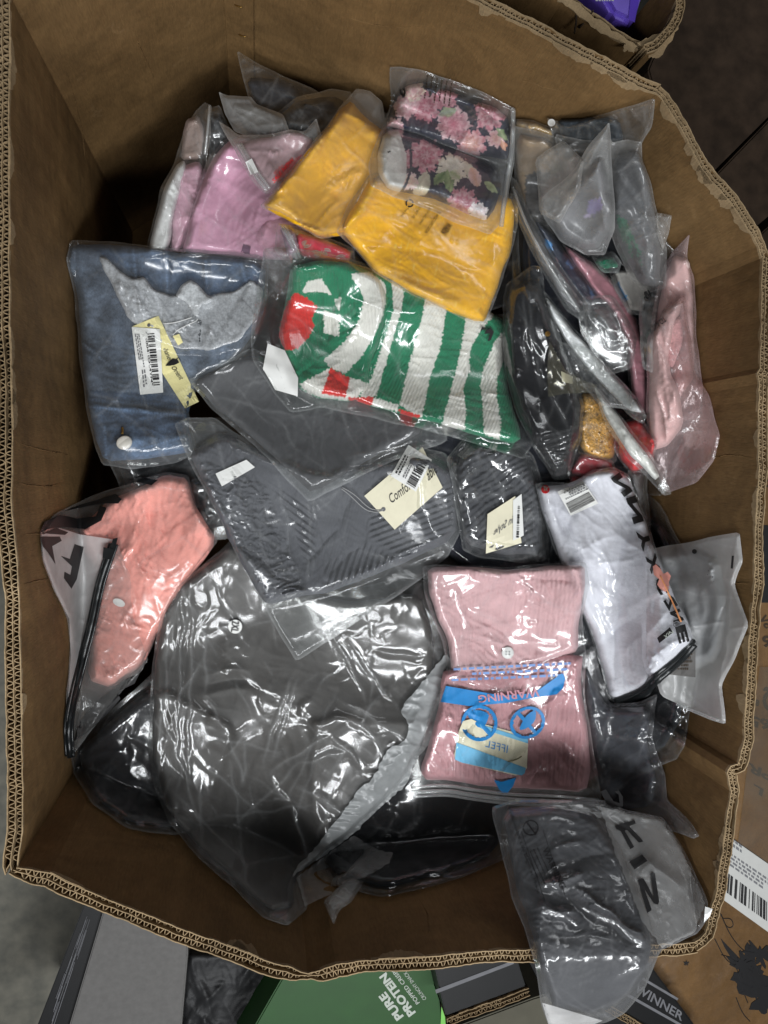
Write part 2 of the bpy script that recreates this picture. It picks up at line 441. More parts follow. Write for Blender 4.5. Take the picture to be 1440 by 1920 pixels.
RIMPTS = np.array([p for _, s in RIM for p in s], float)
_rdx, _rdy = dirs(RIMPTS[:, 0], RIMPTS[:, 1])
_rd = np.stack([_rdx, _rdy], 1)

def wall_z(px, py):
    """height at which the ray through a point meets the carton's inner wall"""
    dx, dy = dirs(px, py)
    sh = dx.shape; d = np.stack([dx.ravel(), dy.ravel()], 1)
    best = np.full(len(d), 1e9)
    for a, b in zip(_rd, np.roll(_rd, -1, 0)):
        e = b - a
        den = d[:, 0] * e[1] - d[:, 1] * e[0]
        with np.errstate(divide='ignore', invalid='ignore'):
            s = (a[0] * e[1] - a[1] * e[0]) / den
            t = (a[0] * d[:, 1] - a[1] * d[:, 0]) / den
        ok = (s > 0) & (t >= -1e-6) & (t <= 1 + 1e-6)
        best = np.where(ok, np.minimum(best, s), best)
    return (CZ - (CZ - RIMZ) * best).reshape(sh), best.reshape(sh)   # best<1 : outside the rim

# ------------------------------------------------------------------ pile height map (what lies on top so far)
GS = 4.0
GX0, GY0 = -240.0, -320.0
GW, GH = 480, 640
_gi, _gj = np.meshgrid(np.arange(GW), np.arange(GH))
GPX = GX0 + GS * _gi; GPY = GY0 + GS * _gj
WZ, WR = wall_z(GPX, GPY)
WZc = np.clip(WZ, -1, RIMZ)
MOUND = 0.61 + 0.03 * noise(GPX / 210., GPY / 210., 3) + 0.05 * np.exp(-(((GPX - 700) / 420.) ** 2 + ((GPY - 900) / 520.) ** 2))
HM = MOUND.copy()

def gsample(G, px, py):
    x = (np.asarray(px, float) - GX0) / GS; y = (np.asarray(py, float) - GY0) / GS
    x = np.clip(x, 0, GW - 1.001); y = np.clip(y, 0, GH - 1.001)
    i = x.astype(int); j = y.astype(int); u = x - i; v = y - j
    return (G[j, i] * (1 - u) + G[j, i + 1] * u) * (1 - v) + (G[j + 1, i] * (1 - u) + G[j + 1, i + 1] * u) * v
def box1(A, r, ax):
    P = np.concatenate([np.repeat(np.take(A, [0], ax), r + 1, ax), A, np.repeat(np.take(A, [-1], ax), r, ax)], ax)
    Cm = np.cumsum(P, ax)
    n = A.shape[ax]
    return (np.take(Cm, range(2 * r + 1, 2 * r + 1 + n), ax) - np.take(Cm, range(0, n), ax)) / (2 * r + 1)
def blur(A, r, k=3):
    for _ in range(k):
        A = box1(box1(A, r, 0), r, 1)
    return A
def dil(A, n):
    for _ in range(n):
        B = A.copy()
        B[1:] = np.maximum(B[1:], A[:-1]); B[:-1] = np.maximum(B[:-1], A[1:])
        B[:, 1:] = np.maximum(B[:, 1:], A[:, :-1]); B[:, :-1] = np.maximum(B[:, :-1], A[:, 1:])
        A = B
    return A

def creases(px, py, lst, sharp=1.0):
    h = np.zeros(np.shape(px))
    for x0, y0, x1, y1, amp, w in lst:
        ex, ey = x1 - x0, y1 - y0; L2 = ex * ex + ey * ey + 1e-6
        t = np.clip(((px - x0) * ex + (py - y0) * ey) / L2, 0, 1)
        d = np.hypot(px - x0 - t * ex, py - y0 - t * ey)
        tp = np.clip(np.minimum(t, 1 - t) * 4 + 0.15, 0, 1)
        h = h + amp * tp * np.exp(-(d / w) ** sharp)
    return h
def rand_creases(poly, n, amp, w, lng, seed, ang=None, spread=3.2):
    r = random.Random(seed); poly = np.asarray(poly)
    x0, y0 = poly.min(0); x1, y1 = poly.max(0)
    out = []
    for _ in range(n):
        cx, cy = r.uniform(x0, x1), r.uniform(y0, y1)
        a = r.uniform(0, math.pi) if ang is None else ang + r.gauss(0, spread)
        l = r.uniform(*lng)
        out.append((cx - math.cos(a) * l / 2, cy - math.sin(a) * l / 2, cx + math.cos(a) * l / 2, cy + math.sin(a) * l / 2,
                    r.uniform(*amp) * r.choice((1, 1, -0.6)), r.uniform(*w)))
    return out

WZc_s = lambda x, y: gsample(WZc, x, y)
FAMP = 0.6
class Item: pass

TMUL = 0.55
def cloth(px, py, s, a, L1=80.0, L2=20.0):
    """sparse sharp folds running roughly along the angle a"""
    h = 0
    for k, (da, sc, w) in enumerate(((0.0, 1.0, 1.0), (0.7, 0.72, 0.6), (-0.9, 0.55, 0.45))):
        c, q = math.cos(a + da), math.sin(a + da)
        u = (px * c + py * q) / (L1 * sc); v = (-px * q + py * c) / (L2 * sc)
        r = np.clip(1 - np.abs(noise(u, v, s + 3 * k)) * 2.6, 0, 1) ** 1.5
        m = np.clip(noise(px / 75., py / 75., s + 60 + k) * 1.6 + .35, 0, 1)
        h = h + w * r * m
        r = np.clip(1 - np.abs(noise(u * 1.1, v * 1.2, s + 31 + 3 * k)) * 3.2, 0, 1) ** 1.2
        h = h - .55 * w * r * np.clip(.5 - noise(px / 70., py / 70., s + 80 + k) * 1.4, 0, 1)
    return h
def garment_h(g, px, py, full=True):
    d = g['_sd'](px, py)
    R = min(g.get('R', 26.0), 30.0) * 0.6
    q = np.clip(d / R, 0, 1)
    prof = (1 - (1 - q) ** 2.4) ** 0.55
    h = g.get('T', 0.035) * TMUL * prof
    if full:
        s = g.get('seed', 1)
        wx = px + 9 * noise(px / 60., py / 60., s + 20); wy = py + 9 * noise(px / 60., py / 60., s + 24)
        ed = np.clip(d / 9.0, 0, 1)
        h = h + ed * (g.get('lump', 0.0025) * fbm(px / 95., py / 95., s, 2)
                      + creases(wx, wy, g['_cr'], 1.3))
        wk = g.get('wk', 0.0027)
        if wk:
            a = g.get('wang', g.get('ang'))
            if a is None: a = (s * 1.7) % 3.14
            sz = float(np.sqrt(np.prod(np.ptp(g['_poly'], axis=0))))
            h = h + ed * wk * cloth(wx, wy, s, a, *g.get('wl', (min(80.0, .42 * sz + 10), min(20.0, .10 * sz + 4))))
        if g.get('crumple'):
            h = h + ed * g['crumple'] * (ridge(wx / g.get('cf', 34.), wy / g.get('cf', 34.), s + 2) ** 2 - 0.3)
        if g.get('hf'): h = h + ed * g['hf'](px, py)
        h = np.where(d > 0, np.maximum(h, 0.0012 * np.clip(d, 0, 1)), 0)
    return np.where(d > 0, h + g.get('off', 0) * TMUL, 0), d

def item(name, label, cat, film=None, garments=(), fm='clear', seed=1, group='bagged clothes heaped in the big carton', r=5, lift=0.0, base=None, inside=True,
         gap=0.0055, wr=0.0009, nf=26, fl=(40, 190), fw=(2.6, 5.5), fa=(0.0008, 0.003), fang=None, fspread=0.5, fcr=(), crump=0.0006, cfreq=26.0,
         slack=15.0, sp=2.9, round_=0.07, it=1, edge_amp=2.0, fname='plastic_bag', hold=True, flapT=0.002):
    """one bagged garment: a garment (or several pieces) inside a film bag, draped on whatever already lies in the carton"""
    global HM
    I = Item(); I.g = []
    union = None
    if film is not None:
        fp = chaikin(film, round_, it)
        fp = roughen(densify(fp, sp), edge_amp, 1 / 45., seed)
        I.fp = fp; union = fp; fsd = SDF(fp)
    for k, g in enumerate(garments):
        g = dict(g)
        gp = chaikin(g['poly'], g.get('round', 0.14), g.get('it', 1))
        g['_s'] = g.get('sp', 3.1)
        gp = roughen(densify(gp, g['_s']), g.get('edge', 2.5), 1 / 40., seed + 13 + k)
        g['_poly'] = gp; g['_sd'] = SDF(gp)
        g.setdefault('seed', seed + 31 * k)
        g['_cr'] = list(g.get('cr', ())) + rand_creases(gp, g.get('n', 14), g.get('amp', (0.0015, 0.004)), g.get('w', (5, 12)), g.get('len', (40, 150)), seed + 5 + k, g.get('ang'), g.get('spread', 0.5))
        I.g.append(g)
        if union is None: union = gp
    # ---- base surface
    x0, y0 = union.min(0); x1, y1 = union.max(0)
    for g in I.g:
        x0, y0 = np.minimum((x0, y0), g['_poly'].min(0)); x1, y1 = np.maximum((x1, y1), g['_poly'].max(0))
    pad = 40
    i0 = max(0, int((x0 - GX0 - pad) / GS)); i1 = min(GW, int((x1 - GX0 + pad) / GS) + 2)
    j0 = max(0, int((y0 - GY0 - pad) / GS)); j1 = min(GH, int((y1 - GY0 + pad) / GS) + 2)
    sl = (slice(j0, j1), slice(i0, i1))
    sx, sy = GPX[sl], GPY[sl]
    dm = fsd(sx, sy) if film is not None else np.full(sx.shape, -99.0)
    for g in I.g: dm = np.maximum(dm, g['_sd'](sx, sy))
    mask = dm > -5
    H = HM[sl]
    if base is not None:
        Bs = base(sx, sy)
        if hold: Bs = np.maximum(Bs, np.where(mask, H, -9))
    else:
        w = mask.astype(float)
        Hd = dil(np.where(mask, H, -9.0), max(2, r // 2 + 1))
        Hd = np.where(mask, Hd, 0)
        Bs = blur(Hd * w, r) / np.maximum(blur(w, r), 1e-4)
        if inside:
            Bs = np.maximum(Bs, WZc[sl] + 0.012)
        Bs = np.where(mask, np.maximum(Bs, H + 0.0015), Bs)
        Bs = np.where(mask, Bs, np.nan)
        # fill outwards so that sampling at the rim of the mask stays sane
        for _ in range(14):
            nanm = np.isnan(Bs)
            if not nanm.any(): break
            Pd = np.pad(Bs, 1, constant_values=np.nan)
            st = np.stack([Pd[:-2, 1:-1], Pd[2:, 1:-1], Pd[1:-1, :-2], Pd[1:-1, 2:]])
            with np.errstate(all='ignore'):
                cnt = (~np.isnan(st)).sum(0); sm = np.nansum(st, 0) / np.maximum(cnt, 1)
            Bs = np.where(nanm & (cnt > 0), sm, Bs)
        Bs = np.where(np.isnan(Bs), H, Bs)
        # soften the imprint a little
        Bs2 = blur(Bs, 1, 1)
        Bs = np.maximum(Bs2, np.where(mask, H + 0.0005, -9))
    Bs = Bs + lift
    G = HM.copy(); G[sl] = Bs
    I.G = G
    I.basez = lambda px, py: gsample(G, px, py)
    fcl = list(fcr)
    if film is not None:
        fa = (fa[0] * FAMP, fa[1] * FAMP); fcl = [(a, b, c, d, e * FAMP, f) for a, b, c, d, e, f in fcl]
        fcl += rand_creases(fp, nf, fa, fw, fl, seed + 77, fang, fspread)
    def gar(px, py, full=True):
        h = np.zeros(np.shape(px)); best = np.full(np.shape(px), -1e9); T = np.zeros(np.shape(px))
        for g in I.g:
            hh, d = garment_h(g, px, py, full)
            h = np.maximum(h, hh)
            R = min(g.get('R', 26.0), 30.0) * 0.6 + slack
            q = np.clip((d + slack) / R, 0, 1)
            T = np.maximum(T, (g.get('T', .035) + g.get('off', 0)) * TMUL * q * q * (3 - 2 * q))
        return h, T
    def filmh(px, py):
        px = np.asarray(px, float); py = np.asarray(py, float)
        d = fsd(px, py)
        h, T = gar(px, py)
        e = np.clip(d / 7.0, 0, 1)
        wx = px + 7 * noise(px / 46., py / 46., seed + 50); wy = py + 7 * noise(px / 46., py / 46., seed + 55)
        ms = np.clip(fbm(px / 70., py / 70., seed + 60, 2) * 1.5 + 0.35, 0, 1)
        wrk = creases(wx, wy, fcl, 1.15) + crump * ms * (ridge(wx / cfreq, wy / cfreq, seed + 9) ** 3) \
            + wr * fbm(px / 90., py / 90., seed + 40, 2)
        f = np.maximum(T, flapT) + gap + wrk
        f = np.maximum(f, h + 0.0006)
        return f * e * e * (3 - 2 * e) + 0.0008
    I.gz = lambda px, py: I.basez(px, py) + 0.001 + gar(np.asarray(px, float), np.asarray(py, float))[0]
    I.fz = (lambda px, py: I.basez(px, py) + filmh(px, py)) if film is not None else I.gz
    # ---- root
    cx, cyy = (x0 + x1) / 2, (y0 + y1) / 2
    loc = P3(cx, cyy, float(gsample(G, cx, cyy)))
    I.root = thing(name, label, cat, Vector([float(v) for v in loc]), group)
    # ---- garments
    for g in I.g:
        V, F, bd = triangulate(g['_poly'], g['_s'], seed, sd=g['_sd'])
        px, py = V[:, 0], V[:, 1]
        hh, d = garment_h(g, px, py)
        z = I.basez(px, py) + 0.001 + np.where(bd, g.get('off', 0) * 0.6 * TMUL, hh)
        W = P3(px, py, z)
        ang = g.get('uvang', 0.0); c, s = math.cos(ang), math.sin(ang)
        uv = np.stack([W[:, 0] * c - W[:, 1] * s, W[:, 0] * s + W[:, 1] * c], 1)
        col = g['col']
        if callable(col): cc = col(px, py)
        else: cc = np.tile(lin(col), (len(px), 1))
        cc = np.clip(cc, 0, 1)
        # underside: coarse cap on the same outline
        V2, F2, b2 = triangulate(g['_poly'][::max(1, int(len(g['_poly']) / 60))], 22.0, seed)
        z2 = I.basez(V2[:, 0], V2[:, 1]) + 0.0006
        W2 = P3(V2[:, 0], V2[:, 1], z2)
        Wa = np.concatenate([W, W2]); Fa = np.concatenate([F, F2[:, ::-1] + len(W)])
        uva = np.concatenate([uv, W2[:, :2]]); ca = np.concatenate([cc, np.tile(cc.mean(0), (len(W2), 1))])
        o = new_mesh(g.get('name', 'garment'), Wa, Fa, M[g.get('mat', 'cotton')], I.root, ca, uva)
        if g.get('label'): o['label'] = g['label']
    # ---- film
    if film is not None:
        V, F, bd = triangulate(fp, sp, seed + 3, sd=fsd)
        px, py = V[:, 0], V[:, 1]
        z = I.basez(px, py) + np.where(bd, 0.0012, filmh(px, py))
        W = P3(px, py, z)
        V2, F2, b2 = triangulate(fp[::3], 13.0, seed)
        W2 = P3(V2[:, 0], V2[:, 1], I.basez(V2[:, 0], V2[:, 1]) + 0.0004)
        Wa = np.concatenate([W, W2]); Fa = np.concatenate([F, F2[:, ::-1] + len(W)])
        d = np.where(bd, 0, fsd(px, py))
        wx = px + 7 * noise(px / 46., py / 46., seed + 50); wy = py + 7 * noise(px / 46., py / 46., seed + 55)
        extra = rand_creases(fp, nf * 2, (.3, .8), (1.1, 1.9), (fl[0] * .5, fl[1]), seed + 177, fang, 0.7 if fang is None else fspread * 1.6)
        st = np.clip(1 - d / 4.0, 0, 1) * 0.9 + np.clip(creases(wx, wy, [(a_, b_, c_, d_, abs(e_), f_) for a_, b_, c_, d_, e_, f_ in extra], 1.0), 0, 1) \
            + np.clip(creases(wx, wy, [(a_, b_, c_, d_, .7, 2.2) for a_, b_, c_, d_, e_, f_ in fcl if e_ > 0], 1.0), 0, 1)
        st = np.concatenate([np.clip(st, 0, 1.4), np.zeros(len(W2))])
        I.film = new_mesh(fname, Wa, Fa, M[fm], I.root, np.stack([st, st, st], 1))
    # ---- update the pile
    top = np.where(mask, np.maximum(H, Bs), H)
    if film is not None:
        ins = fsd(sx, sy) > 0
        top = np.where(ins, np.maximum(top, Bs + filmh(sx, sy)), top)
    for g in I.g:
        hh, d = garment_h(g, sx, sy)
        top = np.where(d > 0, np.maximum(top, Bs + hh + 0.001), top)
    HM[sl] = top
    return I

# ------------------------------------------------------------------ flat things laid on an item
def quad_uv(q, u, v):
    q = np.asarray(q, float); u = np.asarray(u)[..., None]; v = np.asarray(v)[..., None]
    return (q[0] * (1 - u) + q[1] * u) * (1 - v) + (q[3] * (1 - u) + q[2] * u) * v
def surf(I, px, py, on, sm=0):
    f = I.fz if on == 'film' else I.gz
    if not sm: return f(px, py)
    z = 0; n = 0
    for a, b in ((0, 0), (sm, 0), (-sm, 0), (0, sm), (0, -sm), (sm, sm), (-sm, -sm), (sm, -sm), (-sm, sm)):
        z = z + f(px + a, py + b); n += 1
    return z / n
def sheet(I, name, q, mat, on='film', off=0.0012, n=(10, 10), sm=5, parent=None, thick=0.0006, curl=0.0, smooth=True):
    """paper label / card / sticker: thin closed slab"""
    us, vs = np.meshgrid(np.linspace(0, 1, n[0] + 1), np.linspace(0, 1, n[1] + 1))
    p = quad_uv(q, us.ravel(), vs.ravel())
    z = surf(I, p[:, 0], p[:, 1], on, sm) + off + curl * (np.abs(us.ravel() - .5) * 2) ** 2
    W = P3(p[:, 0], p[:, 1], z); W2 = P3(p[:, 0], p[:, 1], z - thick)
    k = len(W); F = []
    a = n[0] + 1
    for j in range(n[1]):
        for i in range(n[0]):
            f = (j * a + i, j * a + i + 1, (j + 1) * a + i + 1, (j + 1) * a + i)
            F.append(f); F.append(tuple(x + k for x in f[::-1]))
    ring = [i for i in range(a)] + [j * a + n[0] for j in range(1, n[1] + 1)] + [n[1] * a + i for i in range(n[0] - 1, -1, -1)] + [j * a for j in range(n[1] - 1, 0, -1)]
    for x, y in zip(ring, ring[1:] + ring[:1]): F.append((x, x + k, y + k, y))
    o = new_mesh(name, np.concatenate([W, W2]), F, mat, parent or I.root, smooth=False)
    return o
def flat_poly(I, name, poly, mat, on='film', off=0.0015, sp=4.0, sm=0, parent=None, rnd=0.0, it=0, holes=None, wob=0.0, rag=0.0):
    p = chaikin(poly, rnd, it) if it else np.asarray(poly, float)
    p = densify(p, sp)
    if rag: p = roughen(p, rag, 1 / 11., 3)
    V, F, bd = triangulate(p, sp, 2)
    if holes is not None:
        c = V[F].mean(1)
        keep = np.ones(len(F), bool)
        for h in holes: keep &= sdist(c[:, 0], c[:, 1], h) < 0
        F = F[keep]
    z = surf(I, V[:, 0], V[:, 1], on, sm) + off
    if wob: z = z + wob * (np.clip(ridge(V[:, 0] / 40., V[:, 1] / 26., 3), 0, 1) ** 2 + .25 * np.clip(ridge(V[:, 0] / 16., V[:, 1] / 13., 7), 0, 1))
    W = P3(V[:, 0], V[:, 1], z)
    return new_mesh(name, W, F, mat, parent or I.root)
_txt = {}
def text_geo(s, bold=0.0, shear=0.0):
    k = (s, bold, shear)
    if k in _txt: return _txt[k]
    c = bpy.data.curves.new('t', 'FONT'); c.body = s; c.size = 1; c.offset = bold; c.shear = shear; c.resolution_u = 3
    o = bpy.data.objects.new('t', c)
    me = o.to_mesh()
    V = np.array([v.co[:2] for v in me.vertices]); F = []
    me.calc_loop_triangles()
    F = np.array([t.vertices[:] for t in me.loop_triangles], int)
    o.to_mesh_clear(); bpy.data.objects.remove(o); bpy.data.curves.remove(c)
    if len(V) == 0: V = np.zeros((3, 2)); F = np.array([[0, 1, 2]])
    V = (V - V.min(0)) / np.maximum(V.max(0) - V.min(0), 1e-6)
    _txt[k] = (V, F)
    return _txt[k]
def split_long(V, F, lim):
    V = [tuple(v) for v in V]; F = [tuple(f) for f in F]
    for _ in range(7):
        mid = {}; out = []; ch = False
        def ml(a, b):
            return (V[a][0] - V[b][0]) ** 2 + (V[a][1] - V[b][1]) ** 2 > lim * lim
        def gm(a, b):
            k = (min(a, b), max(a, b))
            if k not in mid:
                mid[k] = len(V); V.append(((V[a][0] + V[b][0]) / 2, (V[a][1] + V[b][1]) / 2))
            return mid[k]
        for a, b, c in F:
            e = [ml(a, b), ml(b, c), ml(c, a)]; s = sum(e)
            if s == 0: out.append((a, b, c)); continue
            ch = True
            if s == 3:
                x, y, z = gm(a, b), gm(b, c), gm(c, a); out += [(a, x, z), (x, b, y), (z, y, c), (x, y, z)]
            else:
                while not e[0]: a, b, c = b, c, a; e = e[1:] + e[:1]
                if s == 2 and e[2]: a, b, c = c, a, b; e = [e[2], e[0], e[1]]
                x = gm(a, b)
                if s == 1: out += [(a, x, c), (x, b, c)]
                else:
                    y = gm(b, c); out += [(x, b, y), (a, x, y), (a, y, c)]
        F = out
        if not ch: break
    return np.array(V), np.array(F, int)
def text(I, s, q, mat, on='film', off=0.0022, sm=0, bold=0.0, parent=None, name='printed_text', lim=4.0, shear=0.0):
    """writing stretched over the quad q: [bottom-left, bottom-right, top-right, top-left] as the reader sees it"""
    V, F = text_geo(s, bold, shear)
    p = quad_uv(q, V[:, 0], V[:, 1])
    p, F = split_long(p, F, lim)
    z = surf(I, p[:, 0], p[:, 1], on, sm) + off
    W = P3(p[:, 0], p[:, 1], z)
    return new_mesh(name, W, F, mat, parent or I.root)
def bars(I, q, mat, on='film', off=0.002, sm=5, n=30, seed=1, parent=None, name='barcode', vertical=True):
    r = random.Random(seed); us = []; u = 0
    while u < 1:
        w = r.choice((1, 1, 2, 3)); us.append((u, min(1, u + w / (n * 2.0)))); u += (w + r.choice((1, 1, 2, 3))) / (n * 2.0)
    V = []; F = []
    for a, b in us:
        k = len(V)
        for v in np.linspace(0, 1, 6):
            V += [(a, v), (b, v)]
        for j in range(5): F += [(k + 2 * j, k + 2 * j + 1, k + 2 * j + 3, k + 2 * j + 2)]
    V = np.array(V)
    p = quad_uv(q, V[:, 0], V[:, 1])
    z = surf(I, p[:, 0], p[:, 1], on, sm) + off
    return new_mesh(name, P3(p[:, 0], p[:, 1], z), F, mat, parent or I.root, smooth=False)
def lines(I, q, mat, rows=4, on='film', off=0.002, sm=5, seed=1, parent=None, name='small_print', fill=0.55, dens=9):
    """rows of print too small to read: short dashes"""
    r = random.Random(seed); V = []; F = []
    for k in range(rows):
        v0 = (k + 0.2) / rows; v1 = v0 + fill / rows; u = 0; end = r.uniform(0.75, 1.0)
        while u < end:
            w = r.uniform(0.3, 1.0) / dens; b = len(V)
            V += [(u, v0), (min(1, u + w), v0), (min(1, u + w), v1), (u, v1)]; F.append((b, b + 1, b + 2, b + 3)); u += w + 0.3 / dens
    V = np.array(V); p = quad_uv(q, V[:, 0], V[:, 1])
    z = surf(I, p[:, 0], p[:, 1], on, sm) + off
    return new_mesh(name, P3(p[:, 0], p[:, 1], z), F, mat, parent or I.root, smooth=False)
def tube_pts(P, rad, k=6, taper=None):
    P = np.asarray(P, float); n = len(P); V = []; F = []
    for i in range(n):
        a = P[max(0, i - 1)]; b = P[min(n - 1, i + 1)]; d = (b - a) / (np.linalg.norm(b - a) + 1e-9)
        up = np.array([0, 0, 1.0]); s = np.cross(d, up); s /= (np.linalg.norm(s) + 1e-9); u = np.cross(s, d)
        r = rad if taper is None else rad * taper[i]
        for j in range(k):
            t = 2 * math.pi * j / k; V.append(P[i] + r * (math.cos(t) * s + math.sin(t) * u))
    for i in range(n - 1):
        for j in range(k):
            F.append((i * k + j, i * k + (j + 1) % k, (i + 1) * k + (j + 1) % k, (i + 1) * k + j))
    F.append(tuple(range(k))[::-1]); F.append(tuple((n - 1) * k + j for j in range(k)))
    return np.array(V), F
def smooth_line(pts, s=4.0, it=2):
    p = np.asarray(pts, float)
    for _ in range(it):
        q = [p[0]]
        for a, b in zip(p[:-1], p[1:]): q += [a * .75 + b * .25, a * .25 + b * .75]
        p = np.array(q + [p[-1]])
    out = [p[0]]
    for a, b in zip(p[:-1], p[1:]):
        n = max(1, int(np.hypot(*(b - a)) / s))
        for i in range(1, n + 1): out.append(a + (b - a) * i / n)
    return np.array(out)
def cord(I, name, pts, rad, mat, on='film', off=0.0, sm=4, parent=None, k=6):
    p = smooth_line(pts)
    z = surf(I, p[:, 0], p[:, 1], on, sm) + off + rad
    V, F = tube_pts(P3(p[:, 0], p[:, 1], z), rad, k)
    return new_mesh(name, V, F, mat, parent or I.root)
def disc(I, name, cx, cyy, rx, mat, on='film', off=0.002, thick=0.0008, n=28, parent=None, dome=0.0, ry=None, rot=0):
    ry = ry or rx
    pts = [(0, 0)]; rr = [0.5, 0.85, 1.0]
    for r_ in rr: pts += [(r_ * math.cos(2 * math.pi * i / n), r_ * math.sin(2 * math.pi * i / n)) for i in range(n)]
    p = np.array(pts); c, s = math.cos(rot), math.sin(rot)
    X = cx + p[:, 0] * rx * c - p[:, 1] * ry * s; Y = cyy + p[:, 0] * rx * s + p[:, 1] * ry * c
    rad = np.hypot(p[:, 0], p[:, 1])
    z0 = surf(I, X, Y, on, 6).mean() * (1 if dome else 0) + (0 if dome else surf(I, X, Y, on, 4))
    z = z0 + off + dome * np.sqrt(np.clip(1 - rad ** 2 * 0.9, 0, 1)); W = P3(X, Y, z)
    Wb = P3(X[-n:], Y[-n:], (z - thick - dome * .3)[-n:])
    F = [(0, 1 + (i + 1) % n, 1 + i) for i in range(n)]
    for k in range(2):
        for i in range(n):
            F.append((1 + k * n + i, 1 + k * n + (i + 1) % n, 1 + (k + 1) * n + (i + 1) % n, 1 + (k + 1) * n + i))
    b = len(W)
    for i in range(n): F.append((1 + 2 * n + i, 1 + 2 * n + (i + 1) % n, b + (i + 1) % n, b + i))
    F.append(tuple(b + i for i in range(n)))
    return new_mesh(name, np.concatenate([W, Wb]), F, mat, parent or I.root, smooth=bool(dome))

def paint(base, regions, jag=2.0, seed=3):
    b = lin(base)
    regs = [(np.asarray(p, float), lin(c)) for p, c in regions]
    def f(px, py):
        jx = px + jag * noise(px / 3.6, py / 3.6, seed); jy = py + jag * noise(px / 3.6, py / 3.6, seed + 9)
        c = np.tile(b, (len(px), 1))
        for p, k in regs:
            c[sdist(jx, jy, p) > 0] = k
        return c
    return f
def mottle(base, amt=0.2, f=60., seed=2):
    b = lin(base)
    return lambda px, py: b[None, :] * (1 + amt * fbm(px / f, py / f, seed, 3))[:, None]
# ------------------------------------------------------------------ floor
fl = new_mesh('floor', [(-6, -6, 0), (6, -6, 0), (6, 6, 0), (-6, 6, 0)], [(0, 1, 2, 3)], M['concrete'], smooth=False)
fl['kind'] = 'structure'

# ------------------------------------------------------------------ the big carton
BOX = thing('cardboard_box', 'big open brown corrugated carton filled with bagged clothes', 'carton', (0, 0, 0))
def rim_world(pts, z=RIMZ):
    p = np.asarray(pts, float); return P3(p[:, 0], p[:, 1], z)[:, :2]
_cen = P3(np.array([720.]), np.array([900.]), RIMZ)[0, :2]
def resample(p, s):
    out = [p[0]]
    for a, b in zip(p[:-1], p[1:]):
        n = max(1, int(round(np.hypot(*(b - a)) / s)))
        for i in range(1, n + 1): out.append(a + (b - a) * i / n)
    return np.array(out)
def normals(p):
    d = np.gradient(p, axis=0); d /= np.linalg.norm(d, axis=1)[:, None] + 1e-9
    n = np.stack([d[:, 1], -d[:, 0]], 1)
    if ((p.mean(0) + n.mean(0) * .01 - _cen) ** 2).sum() < ((p.mean(0) - _cen) ** 2).sum(): n = -n
    return n
def ribbon(line, off0, off1, nn, ztop, zbot, nz=1):
    """vertical board between two offsets of a line: outer faces, top edge"""
    a = line + nn * off0[:, None]; b = line + nn * off1[:, None]
    n = len(line); V = []; F = []
    rows = []
    for off in (a, b):
        for k in range(nz + 1):
            z = ztop + (zbot - ztop) * k / nz
            rows.append(len(V)); V += [(off[i, 0], off[i, 1], z[i]) for i in range(n)]
    for s in range(2):
        for k in range(nz):
            r0 = rows[s * (nz + 1) + k]; r1 = rows[s * (nz + 1) + k + 1]
            for i in range(n - 1):
                f = (r0 + i, r1 + i, r1 + i + 1, r0 + i + 1)
                F.append(f if s else f[::-1])
    r0, r1 = rows[0], rows[nz + 1]
    for i in range(n - 1): F.append((r0 + i, r1 + i, r1 + i + 1, r0 + i + 1))
    for i in (0, n - 1):
        for k in range(nz):
            F.append((rows[k] + i, rows[k + 1] + i, rows[nz + 1 + k + 1] + i, rows[nz + 1 + k] + i))
    return V, F
def merge(parts):
    V = []; F = []
    for v, f in parts:
        k = len(V); V += list(v); F += [tuple(x + k for x in t) for t in f]
    return V, F
WALLT = 0.0185
